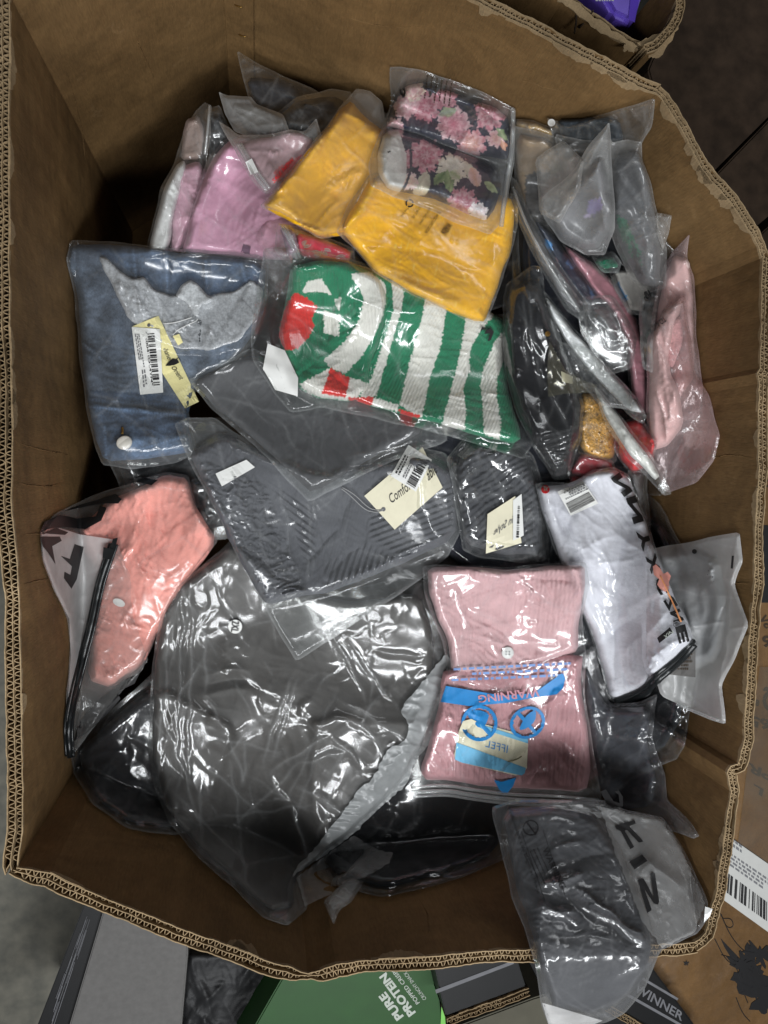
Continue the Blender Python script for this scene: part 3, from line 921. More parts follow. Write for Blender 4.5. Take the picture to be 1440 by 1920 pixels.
def corrugated(parent, pts2, ztop, zbot, thick, rows, period, name, mat_face, mat_edge, seed=0, crush=None, flute_depth=0.05, names=('liner', 'flute'), pre=None, thin=1.0, torn=5):
    """one board: faces running the full height and, between them, real flutes showing at the cut top edge"""
    line = resample(np.asarray(pts2), 0.004) if pre is None else pre[0]
    if pre is None: line = line + 0.0009 * np.stack([noise(line[:, 0] * 30, line[:, 1] * 30, seed), noise(line[:, 0] * 30, line[:, 1] * 30, seed + 4)], 1)
    nn = normals(line) if pre is None else pre[1]; n = len(line)
    s = np.concatenate([[0], np.cumsum(np.hypot(*np.diff(line, axis=0).T))])
    zt = np.full(n, 0.0) + ztop + 0.003 * noise(s * 12, s * 0, seed + 2) + 0.0018 * noise(s * 70, s * 0, seed + 3)
    zb = np.full(n, 0.0) + zbot
    cr = np.ones(n) if crush is None else crush(s / s[-1])
    cr = cr * (thin - 0.16 * np.clip(noise(s * 7, s * 0, seed + 21) * 1.6, 0, 1) - 0.14 * np.clip(noise(s * 19, s * 0, seed + 22) * 1.6 - .2, 0, 1))
    t = 0.0011
    faces = []
    for r in range(rows + 1):
        o = thick * r / rows
        jit = 0.0006 * noise(s * 40, s * 0 + r, seed + 6)
        zz = zt + (0.002 * noise(s * 30, s * 0 + 3 * r, seed + 7))
        full = r in (0, rows)
        faces.append((r, ribbon(line, (o * cr + jit) , (o * cr + jit + t), nn, zz, zb if full else zz - flute_depth, 12 if full else 1)))
    V, F = faces[0][1]
    panel = new_mesh(name, V, F, mat_face, parent, smooth=False)
    for r, (V, F) in faces[1:]:
        new_mesh(names[0], V, F, mat_face if r == rows else mat_edge, panel, smooth=False)
    for r in range(rows):
        sf = np.arange(0, s[-1], period / 8.0)
        lx = np.interp(sf, s, line[:, 0]); ly = np.interp(sf, s, line[:, 1]); l2 = np.stack([lx, ly], 1); n2 = np.stack([np.interp(sf, s, nn[:, 0]), np.interp(sf, s, nn[:, 1])], 1)
        o0 = thick * r / rows + t; o1 = thick * (r + 1) / rows
        ph = 2 * np.pi * sf / period + 1.7 * r + 2.2 * noise(sf * 14, sf * 0, seed + 8) + .9 * noise(sf * 60, sf * 0, seed + 18)
        w = np.tanh(1.7 * np.sin(ph)) / np.tanh(1.7)
        mid = (o0 + o1) / 2; am = (o1 - o0) / 2 - 0.0006
        c2 = np.interp(sf, s, cr)
        of = (mid + am * w) * c2
        l3 = l2 + n2 * of[:, None]; n3 = normals(l3)
        z3 = np.interp(sf, s, zt) - 0.0015 + 0.0025 * noise(sf * 60, sf * 0, seed + 9) - 0.012 * np.clip(noise(sf * 9, sf * 0 + r, seed + 14) * 2 - .75, 0, 1)
        V, F = ribbon(l3, np.full(len(sf), -0.00055), np.full(len(sf), 0.00055), n3, z3, z3 - flute_depth, 1)
        new_mesh(names[1], V, F, mat_edge, panel, smooth=False)
    # the cut edge of the two faces, paler where the liner is torn
    for off in (0.0, thick):
        V, F = ribbon(line, off * cr - 0.0002, off * cr + t + 0.0002, nn, zt + 0.0016 + 0.001 * noise(s * 150, s * 0 + off * 50, seed + 5), zt - 0.003 + 0.0028 * noise(s * 45, s * 0 + off * 90, seed + 11), 1)
        new_mesh('torn_edge', V, F, mat_edge, panel, smooth=False)
    rt = random.Random(seed)
    for q_ in range(torn):
        l_ = rt.uniform(.02, .07); a_ = rt.uniform(0, max(.001, s[-1] - l_)); ii = np.where((s >= a_) & (s <= a_ + l_))[0]
        if len(ii) < 5: continue
        u_ = np.linspace(0, 1, len(ii)); dp = rt.uniform(.006, .02) * np.sin(np.pi * u_) ** .6 * (1 + .5 * noise(s[ii] * 160, s[ii] * 0, seed + q_)) + .001
        V, F = ribbon(line[ii], np.full(len(ii), -0.0011), np.full(len(ii), -0.0002), nn[ii], zt[ii] + .0012, zt[ii] - dp, 1)
        new_mesh('torn_liner', V, F, mat_edge, panel, smooth=False)
    return panel, line, nn
def crush_c(u):
    return 1 - 0.55 * np.exp(-(u / 0.025) ** 2)
def crush_b(u):
    return 1 - 0.55 * np.exp(-((u - 1) / 0.035) ** 2) - 0.35 * np.exp(-((u) / 0.03) ** 2)
# one closed rim line, normals taken round the corners, then cut into the seven panels
_L = []; _cut = []
for k, (nm, pts) in enumerate(RIM):
    p2 = resample(rim_world(list(pts) + [RIM[(k + 1) % len(RIM)][1][0]]), 0.004)
    _cut.append(len(_L)); _L += list(p2[:-1])
_L = np.array(_L); _n = len(_L); _cut.append(_n)
_L = _L + 0.0009 * np.stack([noise(_L[:, 0] * 30, _L[:, 1] * 30, 5), noise(_L[:, 0] * 30, _L[:, 1] * 30, 9)], 1)
_d = np.roll(_L, -2, 0) - np.roll(_L, 2, 0); _d /= np.linalg.norm(_d, axis=1)[:, None]
_N = np.stack([_d[:, 1], -_d[:, 0]], 1)
if ((_L + _N * .02 - _cen) ** 2).sum() < ((_L - _cen) ** 2).sum(): _N = -_N
for k, (nm, pts) in enumerate(RIM):
    ix = np.arange(_cut[k], _cut[k + 1] + 1) % _n
    corrugated(BOX, None, RIMZ, 0.012, WALLT, 2, 0.0098 if nm in 'abc' else 0.0088, 'wall_panel', M['card'], M['card_edge'], seed=10 + 7 * k,
               crush={'c': crush_c, 'b': crush_b}.get(nm), thin={'e': .72, 'f': .74, 'd': .8, 'g': .8}.get(nm, 1.0), torn={'e': 8, 'f': 9, 'd': 8, 'a': 7}.get(nm, 3), pre=(_L[ix], _N[ix]))
# floor of the carton and the glued seam of the far wall
fp_ = rim_world(RIMPTS, 0.95)
fpw = np.array([(x, y, 0.014) for x, y in fp_])
new_mesh('bottom_panel', fpw, [tuple(range(len(fpw)))], M['card'], BOX, smooth=False)
a = rim_world([(407, -233), (476, -197)]); nn = normals(resample(a, .01))
ln = resample(a, .01)
V, F = ribbon(ln, np.full(len(ln), -0.0045), np.full(len(ln), -0.0008), normals(ln), np.full(len(ln), RIMZ - .004), np.full(len(ln), .02), 8)
new_mesh('glue_flap', V, F, M['card'], BOX, smooth=False)
def wall_line(pts, rad, name='crease', mat='card'):
    p = smooth_line(pts, 3.0); p = p + 1.5 * np.stack([noise(p[:, 0] / 9, p[:, 1] / 9, 3), noise(p[:, 0] / 9, p[:, 1] / 9, 8)], 1)
    z, _r = wall_z(p[:, 0], p[:, 1])
    V, F = tube_pts(P3(p[:, 0], p[:, 1], np.minimum(z, RIMZ - .004)), rad, 6, np.clip(np.minimum(np.arange(len(p)), np.arange(len(p))[::-1]) / 8., .2, 1))
    new_mesh(name, V, F, M[mat], BOX)
for pts, rd in (([(40, 1003), (70, 1000), (104, 1002)], .0013), ([(43, 1096), (66, 1090), (92, 1084)], .0012), ([(30, 828), (70, 842), (128, 852)], .0010), ([(30, 905), (80, 914), (120, 905)], .0009), ([(1404, 1092), (1380, 1094), (1340, 1090)], .0013), ([(1400, 1240), (1330, 1230)], .0009),
                ([(1414, 860), (1370, 850), (1320, 862)], .0010), ([(640, 30), (720, 52), (800, 50)], .0008), ([(980, 150), (1040, 170), (1090, 166)], .0009), ([(120, 120), (150, 220), (160, 300)], .0009), ([(250, 60), (290, 150)], .0008), ([(300, 1700), (330, 1640), (336, 1590)], .0009), ([(800, 1770), (806, 1720), (790, 1690)], .0010)):
    wall_line(pts, rd)
# wire staples on the seam
for kx, z in ((0.55, .88), (0.5, .80), (0.5, .70), (0.6, .62)):
    c = a[0] * (1 - kx) + a[1] * kx; d = (a[1] - a[0]) / np.linalg.norm(a[1] - a[0]); n_ = normals(ln)[2]
    P = [(*(c - d * .006 - n_ * .0048), z), (*(c - d * .004 - n_ * .0062), z + .001), (*(c + d * .004 - n_ * .0062), z + .003), (*(c + d * .006 - n_ * .0048), z + .004)]
    V, F = tube_pts(P, 0.0011, 6)
    new_mesh('staple', V, F, M['brass'], BOX)

# ------------------------------------------------------------------ what stands round the carton
def prism(name, q, z0, z1, mat, parent, bev=0.0):
    """box on a plan given by photograph points at the height z1, straight down to z0"""
    q = np.asarray(q, float); w = P3(q[:, 0], q[:, 1], z1)
    n = len(w); V = [tuple(v) for v in w] + [(v[0], v[1], z0) for v in w]
    F = [tuple(range(n))[::-1], tuple(range(n, 2 * n))] + [(i, (i + 1) % n, n + (i + 1) % n, n + i) for i in range(n)]
    o = new_mesh(name, V, F, mat, parent, smooth=False)
    bm = bmesh.new(); bm.from_mesh(o.data)
    bmesh.ops.recalc_face_normals(bm, faces=bm.faces)
    if bev: bmesh.ops.bevel(bm, geom=list(bm.edges), offset=bev, segments=2, affect='EDGES')
    bm.to_mesh(o.data); bm.free()
    return o
class Flat:
    """a level top that labels and print can be laid on"""
    def __init__(s, root, z, mound=None): s.root = root; s.z = z
    def fz(s, px, py): return np.full(np.shape(px), s.z, float)
    gz = fz
def root_at(name, label, cat, q, z, group=None):
    q = np.asarray(q, float).mean(0); v = P3(q[0], q[1], z)
    return thing(name, label, cat, (float(v[0]), float(v[1]), 0.0), group)

# grey-topped carton with dark sides, lower left
q = [(196, 1700), (352, 1770), (352, 1792), (335, 1990), (110, 1990)]
r = root_at('flat_carton', 'plain grey topped low carton on the concrete below the big carton', 'carton', q, .34)
prism('carton_body', q, 0.002, .34, M['grey_board'], r, .003)
# black slab beside it with scraped white edge
q = [(160, 1690), (196, 1705), (108, 2000), (40, 2000)]
r = root_at('black_board', 'black board with scratched pale edge leaning beside the grey topped carton', 'board', q, .33)
prism('board_body', q, 0.002, .325, M['black_board'], r, .002)
rr = random.Random(4); V = []; F = []
for k in range(26):
    u0 = rr.uniform(0.05, 0.40); x = rr.uniform(0, .75); l = rr.uniform(.12, .35)
    p0 = quad_uv([(165, 1705), (190, 1710), (120, 1960), (66, 1960)], np.array([u0, u0 + .02, u0 + .05, u0 + .03]), np.array([x, x, min(1, x + l), min(1, x + l)]))
    w = P3(p0[:, 0], p0[:, 1], .3262 + .0001 * k); b = len(V); V += list(w); F.append((b, b + 1, b + 2, b + 3))
new_mesh('scratches', V, F, M['grey_ink'], r, smooth=False)

# green carton
q = [(560, 1780), (812, 1770), (816, 1800), (836, 1990), (440, 1990)]
r = root_at('green_carton', 'dark green snack carton with white block lettering on its top', 'carton', q, .40)
prism('carton_body', q, 0.002, .40, M['green_board'], r, .003)
I = Flat(r, .40)
def tq(o, u, v, a0, a1, b0, b1):
    o, u, v = map(np.array, (o, u, v)); return [o + u * a0 + v * b0, o + u * a1 + v * b0, o + u * a1 + v * b1, o + u * a0 + v * b1]
# reading direction runs up and to the left
u = np.array((-.60, -.80)); v = np.array((-.80, .60))       # v = up of the letters
o = np.array((764., 1900.))
text(I, 'PURE', tq(o, u, v, 0, 58, 8, 25), M['white_ink'], bold=.045, off=.001)
text(I, 'PROTEIN', tq(o + np.array((19, -12)), u, v, -6, 88, 8, 25), M['white_ink'], bold=.045, off=.001)
text(I, 'POPPED CRISPS', tq(o + np.array((31, -24)), u, v, 2, 82, 8, 16), M['white_ink'], bold=.01, off=.001)
text(I, 'CRUNCHY SNACK', tq(o + np.array((42, -30)), u, v, 2, 66, 6, 13), M['white_ink'], off=.001)
sheet(I, 'light_edge', [(826, 1925), (836, 1925), (832, 1880), (828, 1880)], mat_plain('lime_print', (120, 190, 90), .5), off=.0012, n=(1, 2), sm=0)

# black carton with its flap standing open
q = [(812, 1800), (960, 1770), (986, 1850), (836, 1906)]
r = root_at('black_carton', 'black carton with a pale line and a cut corrugated flap edge', 'carton', q, .52)
prism('carton_body', q, 0.002, .52, M['black_board'], r, .002)
I = Flat(r, .52)
sheet(I, 'pale_line', [(816, 1856), (962, 1801), (964, 1807), (818, 1863)], M['grey_ink'], off=.001, n=(4, 1), sm=0)
pp = np.array([(836, 1906), (990, 1850)], float)
w2 = P3(pp[:, 0], pp[:, 1], .52)[:, :2]
_cs = _cen; _cen = w2.mean(0) + np.array([0.0, 1.0])
corrugated(r, w2, .524, .2, .017, 2, .0105, 'flap', M['black_board'], M['card_edge'], seed=91)
_cen = _cs
q = [(846, 1930), (1000, 1872), (1040, 1860), (1060, 1990), (840, 1990)]
r = root_at('olive_carton', 'dull olive grey carton top beyond the black flap', 'carton', q, .36)
prism('carton_body', q, 0.002, .36, M['olive_board'], r, .003)
q = [(985, 1790), (1000, 1790), (1040, 1872), (1032, 1880)]
r = root_at('black_strap', 'narrow black edge board between the black carton and the hanging bag', 'board', q, .45)
prism('board_body', q, 0.002, .45, M['black_board'], r, .002)

# black carton at lower right with white print
q = [(1110, 1830), (1205, 1790), (1312, 1935), (1290, 1990), (1180, 1985), (1090, 1900)]
r = root_at('lettered_black_carton', 'black carton with white lettering behind the hanging grey bag', 'carton', q, .50)
prism('carton_body', q, 0.002, .50, M['black_board'], r, .003)
I = Flat(r, .50)
text(I, 'WINNER', [(1188, 1858), (1278, 1915), (1283, 1900), (1196, 1842)], M['grey_ink'], off=.001, bold=.02)
sheet(I, 'pale_line', [(1195, 1832), (1270, 1876), (1272, 1872), (1198, 1828)], M['grey_ink'], off=.001, n=(4, 1), sm=0)
sheet(I, 'pale_line', [(1172, 1866), (1290, 1932), (1292, 1928), (1174, 1861)], M['grey_ink'], off=.001, n=(4, 1), sm=0)
pp = np.array([(1120, 1868), (1230, 1935)], float)
w2 = P3(pp[:, 0], pp[:, 1], .50)[:, :2]
_cs = _cen; _cen = w2.mean(0) + np.array([0.3, 1.0])
corrugated(r, w2, .506, .2, .014, 2, .0095, 'flap', M['card'], M['card_edge'], seed=95)
_cen = _cs

# brown carton with torn black artwork
q = [(1180, 1760), (1330, 1700), (1380, 1640), (1560, 1740), (1560, 2010), (1330, 2010)]
r = root_at('art_carton', 'brown carton with a torn black brush artwork, under the corner of the big carton', 'carton', q, .46)
top = prism('carton_body', q, 0.002, .46, M['card_out'], r, .003)
I = Flat(r, .46)
rr = random.Random(12)
def blob(cx, cy_, R, seed, stretch=1.0, rot=0):
    out = []
    for k in range(46):
        t = 2 * math.pi * k / 46
        rad = R * (1 + .30 * math.sin(5 * t + seed) + .22 * math.sin(11 * t + 2 * seed) + .25 * rr.uniform(-1, 1))
        x, y = rad * math.cos(t) * stretch, rad * math.sin(t)
        out.append((cx + x * math.cos(rot) - y * math.sin(rot), cy_ + x * math.sin(rot) + y * math.cos(rot)))
    return out
for k, (x, y, R, st, ro) in enumerate([(1408, 1828, 30, 1.9, .95), (1432, 1868, 26, 1.8, .7), (1425, 1790, 15, 1.6, .5), (1395, 1812, 13, 1.5, 1.0)]):
    flat_poly(I, 'brush_mark', blob(x, y, R, k, st, ro), M['ink'], off=.001 + .0004 * k, sp=6)
for k, pts in enumerate([[(1352, 1714), (1368, 1752), (1390, 1780), (1410, 1790), (1425, 1830)], [(1340, 1760), (1360, 1800), (1382, 1812), (1390, 1850), (1402, 1880)], [(1352, 1790), (1374, 1796), (1396, 1822)], [(1380, 1870), (1392, 1900), (1406, 1915)],
                         [(1340, 1700), (1352, 1714), (1362, 1740), (1376, 1738), (1372, 1722), (1356, 1722)]]):
    cord(I, 'brush_line', pts, .0011, M['ink'], off=-.0008)
flat_poly(I, 'brush_mark', blob(1287, 1806, 4, 3), M['ink'], off=.001, sp=3)

# brown carton along the right with print, tape and shipping label
q = [(1392, 840), (1640, 840), (1640, 1800), (1420, 1700), (1352, 1650), (1380, 1450)]
r = root_at('shipping_carton', 'tall brown carton on the right with dark print and a white shipping label', 'carton', q, .66)
prism('carton_body', q, 0.002, .66, M['card_out'], r, .003)
I = Flat(r, .66)
sheet(I, 'dark_band', [(1424, 985), (1470, 985), (1470, 1130), (1418, 1130)], M['ink'], off=.0012, n=(2, 2), sm=0)
for s, q in [('SV', [(1436, 1180), (1420, 1160), (1436, 1152), (1450, 1170)]), ('61', [(1448, 1192), (1416, 1192), (1416, 1214), (1448, 1214)]), ('Q', [(1462, 1288), (1430, 1288), (1430, 1334), (1462, 1334)]),
             ('8', [(1424, 1312), (1416, 1312), (1416, 1324), (1424, 1324)]), ('65', [(1444, 1350), (1408, 1342), (1406, 1362), (1444, 1370)]), ('PR', [(1450, 1450), (1404, 1430), (1400, 1446), (1446, 1466)]), ('L', [(1432, 1480), (1414, 1470), (1411, 1482), (1429, 1494)]), ('C', [(1446, 900), (1428, 896), (1427, 912), (1446, 916)])]:
    text(I, s, q, M['dark_ink'], off=.001, bold=.03)
tape = sheet(I, 'packing_tape', [(1424, 1250), (1470, 1250), (1470, 1640), (1376, 1640)], mat_film('packing_tape_film', frost=.05, rough=.06, edge=.1, tint=(.96, .90, .75), bump=.6, bscale=18, gloss=1.3), off=.0022, n=(2, 8), sm=0)
lab = sheet(I, 'shipping_label', [(1366, 1568), (1452, 1628), (1452, 1756), (1352, 1684)], M['label_paper'], off=.0034, n=(3, 3), sm=0)
lines(I, [(1372, 1588), (1392, 1602), (1392, 1584), (1374, 1570)], M['grey_ink'], 2, off=.0042, parent=lab, sm=0, dens=3)
lines(I, [(1368, 1624), (1450, 1682), (1450, 1652), (1370, 1598)], M['grey_ink'], 4, off=.0042, parent=lab, sm=0)
bars(I, [(1360, 1672), (1450, 1736), (1450, 1700), (1363, 1636)], M['ink'], off=.0042, parent=lab, n=30, sm=0)

# neighbouring carton, top right, with torn rim and a purple pack inside
r = thing('torn_carton', 'neighbouring brown carton with a ragged torn rim, top right', 'carton', tuple(float(x) for x in P3(1130., 60., 0.0)))
_cs = _cen; _cen = P3(np.array([1300.]), np.array([-200.]), .82)[0, :2]
w2 = P3(*np.array([(880, -110), (1000, -40), (1062, -14), (1100, 18), (1140, 44), (1172, 66), (1205, 82)], float).T, .82)[:, :2]
corrugated(r, w2, .82, .012, .013, 2, .0085, 'wall_panel', M['card'], M['card_edge'], seed=120)
w2 = P3(*np.array([(1207, 84), (1225, 78), (1247, 55), (1262, 32), (1268, 10), (1268, -60)], float).T, .84)[:, :2]
corrugated(r, w2, .84, .012, .013, 2, .0085, 'wall_panel', M['card'], M['card_edge'], seed=127)
_cen = _cs
def ragged(P, z, seed, w=16):
    rr_ = random.Random(seed); out = []
    for a_, b_ in zip(P[:-1], P[1:]):
        for k in range(6):
            t = k / 6; out.append((a_[0] * (1 - t) + b_[0] * t + rr_.uniform(-w, w) * .35, a_[1] * (1 - t) + b_[1] * t + rr_.uniform(-w, w) * .35))
    return out
I = Flat(r, .826)
flat_poly(I, 'torn_flap', ragged([(1196, 80), (1240, 60), (1262, 22), (1268, -20), (1282, -20), (1278, 30), (1262, 74), (1230, 112), (1214, 104), (1196, 80)], .83, 3, 8), M['card_edge'], off=.004, sp=6)
flat_poly(I, 'torn_flap', ragged([(1052, -20), (1092, 14), (1140, 50), (1196, 84), (1190, 98), (1170, 96), (1172, 80), (1120, 56), (1086, 30), (1048, 0), (1052, -20)], .83, 5, 8), M['card_edge'], off=.003, sp=6)
for k, pts in enumerate([[(1076, 2), (1082, 30), (1077, 62)], [(1112, 20), (1098, 40), (1086, 52)], [(1210, 92), (1196, 108), (1186, 128)], [(1218, 96), (1206, 112), (1192, 132)]]):
    p = smooth_line(pts); zz = np.linspace(.826, .72 if k > 1 else .80, len(p))
    V, F = tube_pts(P3(p[:, 0], p[:, 1], zz), .0016, 5); new_mesh('torn_strip', V, F, M['card_dark'], r)
# torn boards: the carton's contents
q = [(1102, -60), (1222, -60), (1190, 44), (1150, 26)]
r = root_at('purple_pack', 'shiny purple pack inside the torn carton, top right', 'pack', q, .78)
prism('pack_body', q, .40, .78, M['purple'], r, .008)
I = Flat(r, .78)
sheet(I, 'dark_edge', [(1186, -40), (1206, -40), (1190, 42), (1178, 36)], mat_plain('deep_purple', (70, 40, 160), .4), off=.0015, n=(1, 3), sm=0)
lines(I, [(1118, 4), (1160, 4), (1168, -16), (1110, -16)], M['white_ink'], 2, off=.0015, sm=0)

# stacked boards in the gap at the right, shade put into their colour
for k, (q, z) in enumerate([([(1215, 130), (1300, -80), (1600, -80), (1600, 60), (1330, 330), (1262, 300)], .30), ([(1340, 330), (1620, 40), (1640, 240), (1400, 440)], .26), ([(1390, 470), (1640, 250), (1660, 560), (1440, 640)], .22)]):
    r = root_at('dark_board', ['broad board coloured dark for shade, nearest the torn carton', 'middle board coloured dark for shade at upper right', 'lowest board coloured dark for shade beside the right wall of the big carton'][k], 'board', q, z, 'dark boards on the floor at right')
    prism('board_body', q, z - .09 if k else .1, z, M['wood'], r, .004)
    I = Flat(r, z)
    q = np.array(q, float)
q = [(1418, 640), (1660, 560), (1660, 860), (1412, 880)]
r = root_at('dark_carton', 'carton coloured dark for shade between the boards and the brown carton on the right', 'carton', q, .5)
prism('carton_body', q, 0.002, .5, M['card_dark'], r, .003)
# ================================================================== the bagged clothes, lowest first
BLACK = (30, 30, 32); CHAR = (62, 63, 68)
# ---- deep layer, seen only through the gaps
def filler(label, poly, col, seed, T=.05, mat='cotton', fm='thin', **k):
    p = np.asarray(poly, float); c = p.mean(0)
    gp = c + (p - c) * k.pop('shrink', .88)
    return item('bagged_clothes', label, 'bagged clothes', poly, [dict(poly=gp, T=T, R=60, col=mottle(col, .15, 50, seed), mat=mat, n=16, amp=(.002, .006), w=(6, 14), name='folded_garment')], fm=fm, seed=seed, r=9, nf=30, sp=4.2, **k)
filler('black garment in a glossy bag deep along the near wall', [(560, 1300), (900, 1330), (985, 1480), (950, 1610), (860, 1648), (720, 1684), (600, 1650), (540, 1500)], BLACK, 11)
filler('black bag low in the lower left corner, edge sagging', [(128, 1400), (300, 1250), (480, 1350), (420, 1530), (330, 1566), (240, 1555), (170, 1505), (138, 1450)], (44, 44, 46), 12)
filler('black bag under the denim jacket at the left wall', [(178, 800), (460, 780), (470, 960), (380, 1010), (300, 930), (230, 930)], BLACK, 13)
filler('navy black bag in the gap right of the grey hang tag', [(720, 740), (1040, 770), (1120, 900), (1140, 1100), (900, 1120), (760, 1000)], (34, 36, 44), 14)
filler('dark bag buried under the white shirt at right', [(1050, 900), (1230, 930), (1330, 1120), (1280, 1420), (1120, 1480), (1000, 1250)], (40, 42, 46), 15)
filler('dark bag at the bottom of the standing row on the right', [(960, 330), (1150, 300), (1270, 480), (1310, 760), (1250, 930), (1080, 930), (960, 620)], (36, 38, 46), 16)
filler('dark bag under the yellow clothes at the far side', [(460, 260), (640, 200), (960, 240), (980, 560), (760, 640), (500, 540)], (42, 42, 44), 17)

# ---- far left group
item('bagged_clothes', 'charcoal garment in a clear bag whose pointed corner reaches up the far wall', 'bagged clothes',
     [(443, 94), (500, 128), (592, 168), (620, 200), (600, 240), (530, 260), (492, 240), (470, 195), (455, 150)],
     [dict(poly=[(462, 145), (530, 150), (600, 195), (600, 240), (530, 256), (490, 220)], T=.03, R=30, col=(58, 60, 66), mat='satin', name='folded_garment')],
     fm='gloss', seed=21, nf=16, fa=(.002, .006), crump=.002)
item('bagged_clothes', 'black garment in a glossy bag at the foot of the far wall', 'bagged clothes',
     [(515, 215), (556, 182), (620, 166), (660, 172), (668, 230), (620, 280), (540, 280)],
     [dict(poly=[(520, 215), (560, 186), (640, 180), (655, 235), (600, 272), (530, 262)], T=.05, R=40, col=BLACK, mat='satin', name='folded_garment')],
     fm='gloss', seed=22, nf=20, crump=.002)
item('bagged_clothes', 'black garment in a crumpled clear bag between the white bag and the grey pouch', 'bagged clothes',
     [(385, 205), (412, 196), (440, 260), (420, 320), (385, 330)], [dict(poly=[(390, 215), (412, 210), (432, 260), (412, 315), (388, 318)], T=.03, R=18, col=BLACK, mat='satin', name='folded_garment')],
     fm='gloss', seed=23, nf=14, crump=.002)
I = item('bagged_clothes', 'white and pale pink clothes in a clear bag standing at the far wall', 'bagged clothes',
     [(366, 208), (384, 192), (398, 200), (394, 260), (388, 300), (384, 370), (362, 420), (340, 476), (272, 478), (280, 440), (302, 352), (328, 300), (345, 240)],
     [dict(poly=[(330, 318), (372, 300), (384, 320), (376, 380), (340, 474), (318, 474), (322, 400)], T=.05, R=22, col=(214, 172, 188), mat='cotton', ang=1.2, name='folded_garment', label='pale pink folded garment'),
      dict(poly=[(346, 300), (352, 320), (330, 400), (316, 474), (278, 474), (284, 440), (306, 356), (330, 310)], T=.06, R=20, col=(222, 222, 220), mat='cotton', ang=1.3, n=18, name='folded_garment', label='white folded garment'),
      dict(poly=[(348, 225), (372, 215), (384, 250), (376, 300), (340, 300), (342, 260)], T=.015, R=14, col=(150, 132, 124), mat='cotton', wk=.004, name='folded_garment', label='beige folded end')],
     fm='clear', seed=24, nf=26, fang=1.25, fspread=.25, fa=(.002, .006))
cord(I, 'plastic_edge', [(393, 198), (390, 240), (384, 290)], .0022, M['clear_plastic'], off=.002)
I = item('bagged_clothes', 'plump pink garment in a soft clear bag beside the yellow pieces', 'bagged clothes',
     [(392, 292), (420, 262), (460, 240), (510, 262), (560, 360), (600, 420), (590, 490), (520, 505), (440, 496), (336, 480), (346, 430), (362, 372)],
     [dict(poly=[(398, 296), (424, 266), (462, 250), (505, 275), (556, 380), (585, 440), (575, 486), (470, 488), (342, 474), (352, 430), (368, 374)], T=.085, R=70, col=mottle((212, 164, 186), .05, 60, 3), mat='cotton', n=10, amp=(.002, .006), w=(8, 18),
           cr=[(440, 400, 520, 350, -.004, 9), (420, 340, 540, 400, .004, 12), (360, 420, 420, 380, -.003, 8)], name='folded_garment'),
      dict(poly=[(470, 440), (500, 405), (545, 400), (575, 440), (560, 486), (490, 486)], off=.05, T=.045, R=26, col=(220, 172, 192), mat='cotton', n=18, amp=(.003, .008), w=(4, 9), len=(20, 60), name='gathered_hem')],
     fm='clear', seed=25, nf=22, fcr=[(440, 452, 470, 462, .006, 3), (470, 455, 485, 490, .005, 3), (505, 420, 530, 450, .006, 4)], fa=(.0015, .004))
sheet(I, 'fabric_trim', [(448, 486), (466, 490), (470, 462), (456, 458)], mat_plain('mauve_trim', (120, 92, 112)), on='garment', n=(3, 4), off=.002)

I = item('bagged_clothes', 'grey frosted zip pouch folded open near the far wall crease', 'bagged clothes',
     [(410, 172), (424, 180), (470, 181), (482, 196), (530, 214), (544, 248), (520, 262), (480, 262), (440, 246), (420, 212)],
     [dict(poly=[(430, 196), (480, 196), (530, 222), (530, 252), (470, 252)], T=.02, R=16, col=(120, 118, 114), mat='cotton', name='folded_garment')],
     fm='frost', seed=26, nf=12, lift=.015, fcr=[(414, 178, 500, 258, .008, 4), (440, 190, 520, 240, .006, 5), (480, 240, 540, 232, .006, 5)], flapT=.006)
I = item('bagged_clothes', 'pinkish garment in a frosted zip pouch with a white slider and red print', 'bagged clothes',
     [(408, 227), (430, 238), (448, 252), (500, 254), (545, 243), (572, 246), (594, 222), (602, 252), (590, 300), (560, 336), (498, 366), (470, 335)],
     [dict(poly=[(446, 272), (470, 262), (560, 248), (588, 262), (575, 300), (545, 330), (502, 352)], T=.022, R=22, col=paint((182, 150, 156), [([(512, 320), (520, 342), (552, 312), (566, 290), (548, 300)], (200, 80, 88))]), mat='cotton', name='folded_garment')],
     fm='frost_light', seed=27, nf=10, lift=.02, fcr=[(412, 232, 500, 360, .006, 4), (448, 256, 540, 246, .006, 6)], flapT=.005)
cord(I, 'zip_strip', [(446, 272), (462, 300), (476, 325), (500, 358)], .0035, M['clear_plastic'], off=.001)
cord(I, 'zip_strip', [(452, 270), (468, 298), (483, 322), (506, 354)], .0025, M['clear_plastic'], off=.001)
sheet(I, 'zip_slider', [(470, 328), (484, 322), (472, 297), (460, 304)], M['white_plastic'], off=.008, n=(2, 3), thick=.005, sm=0)
text(I, 'SALE NOW', [(514, 344), (552, 300), (548, 294), (510, 337)], M['red_ink'], bold=.02)

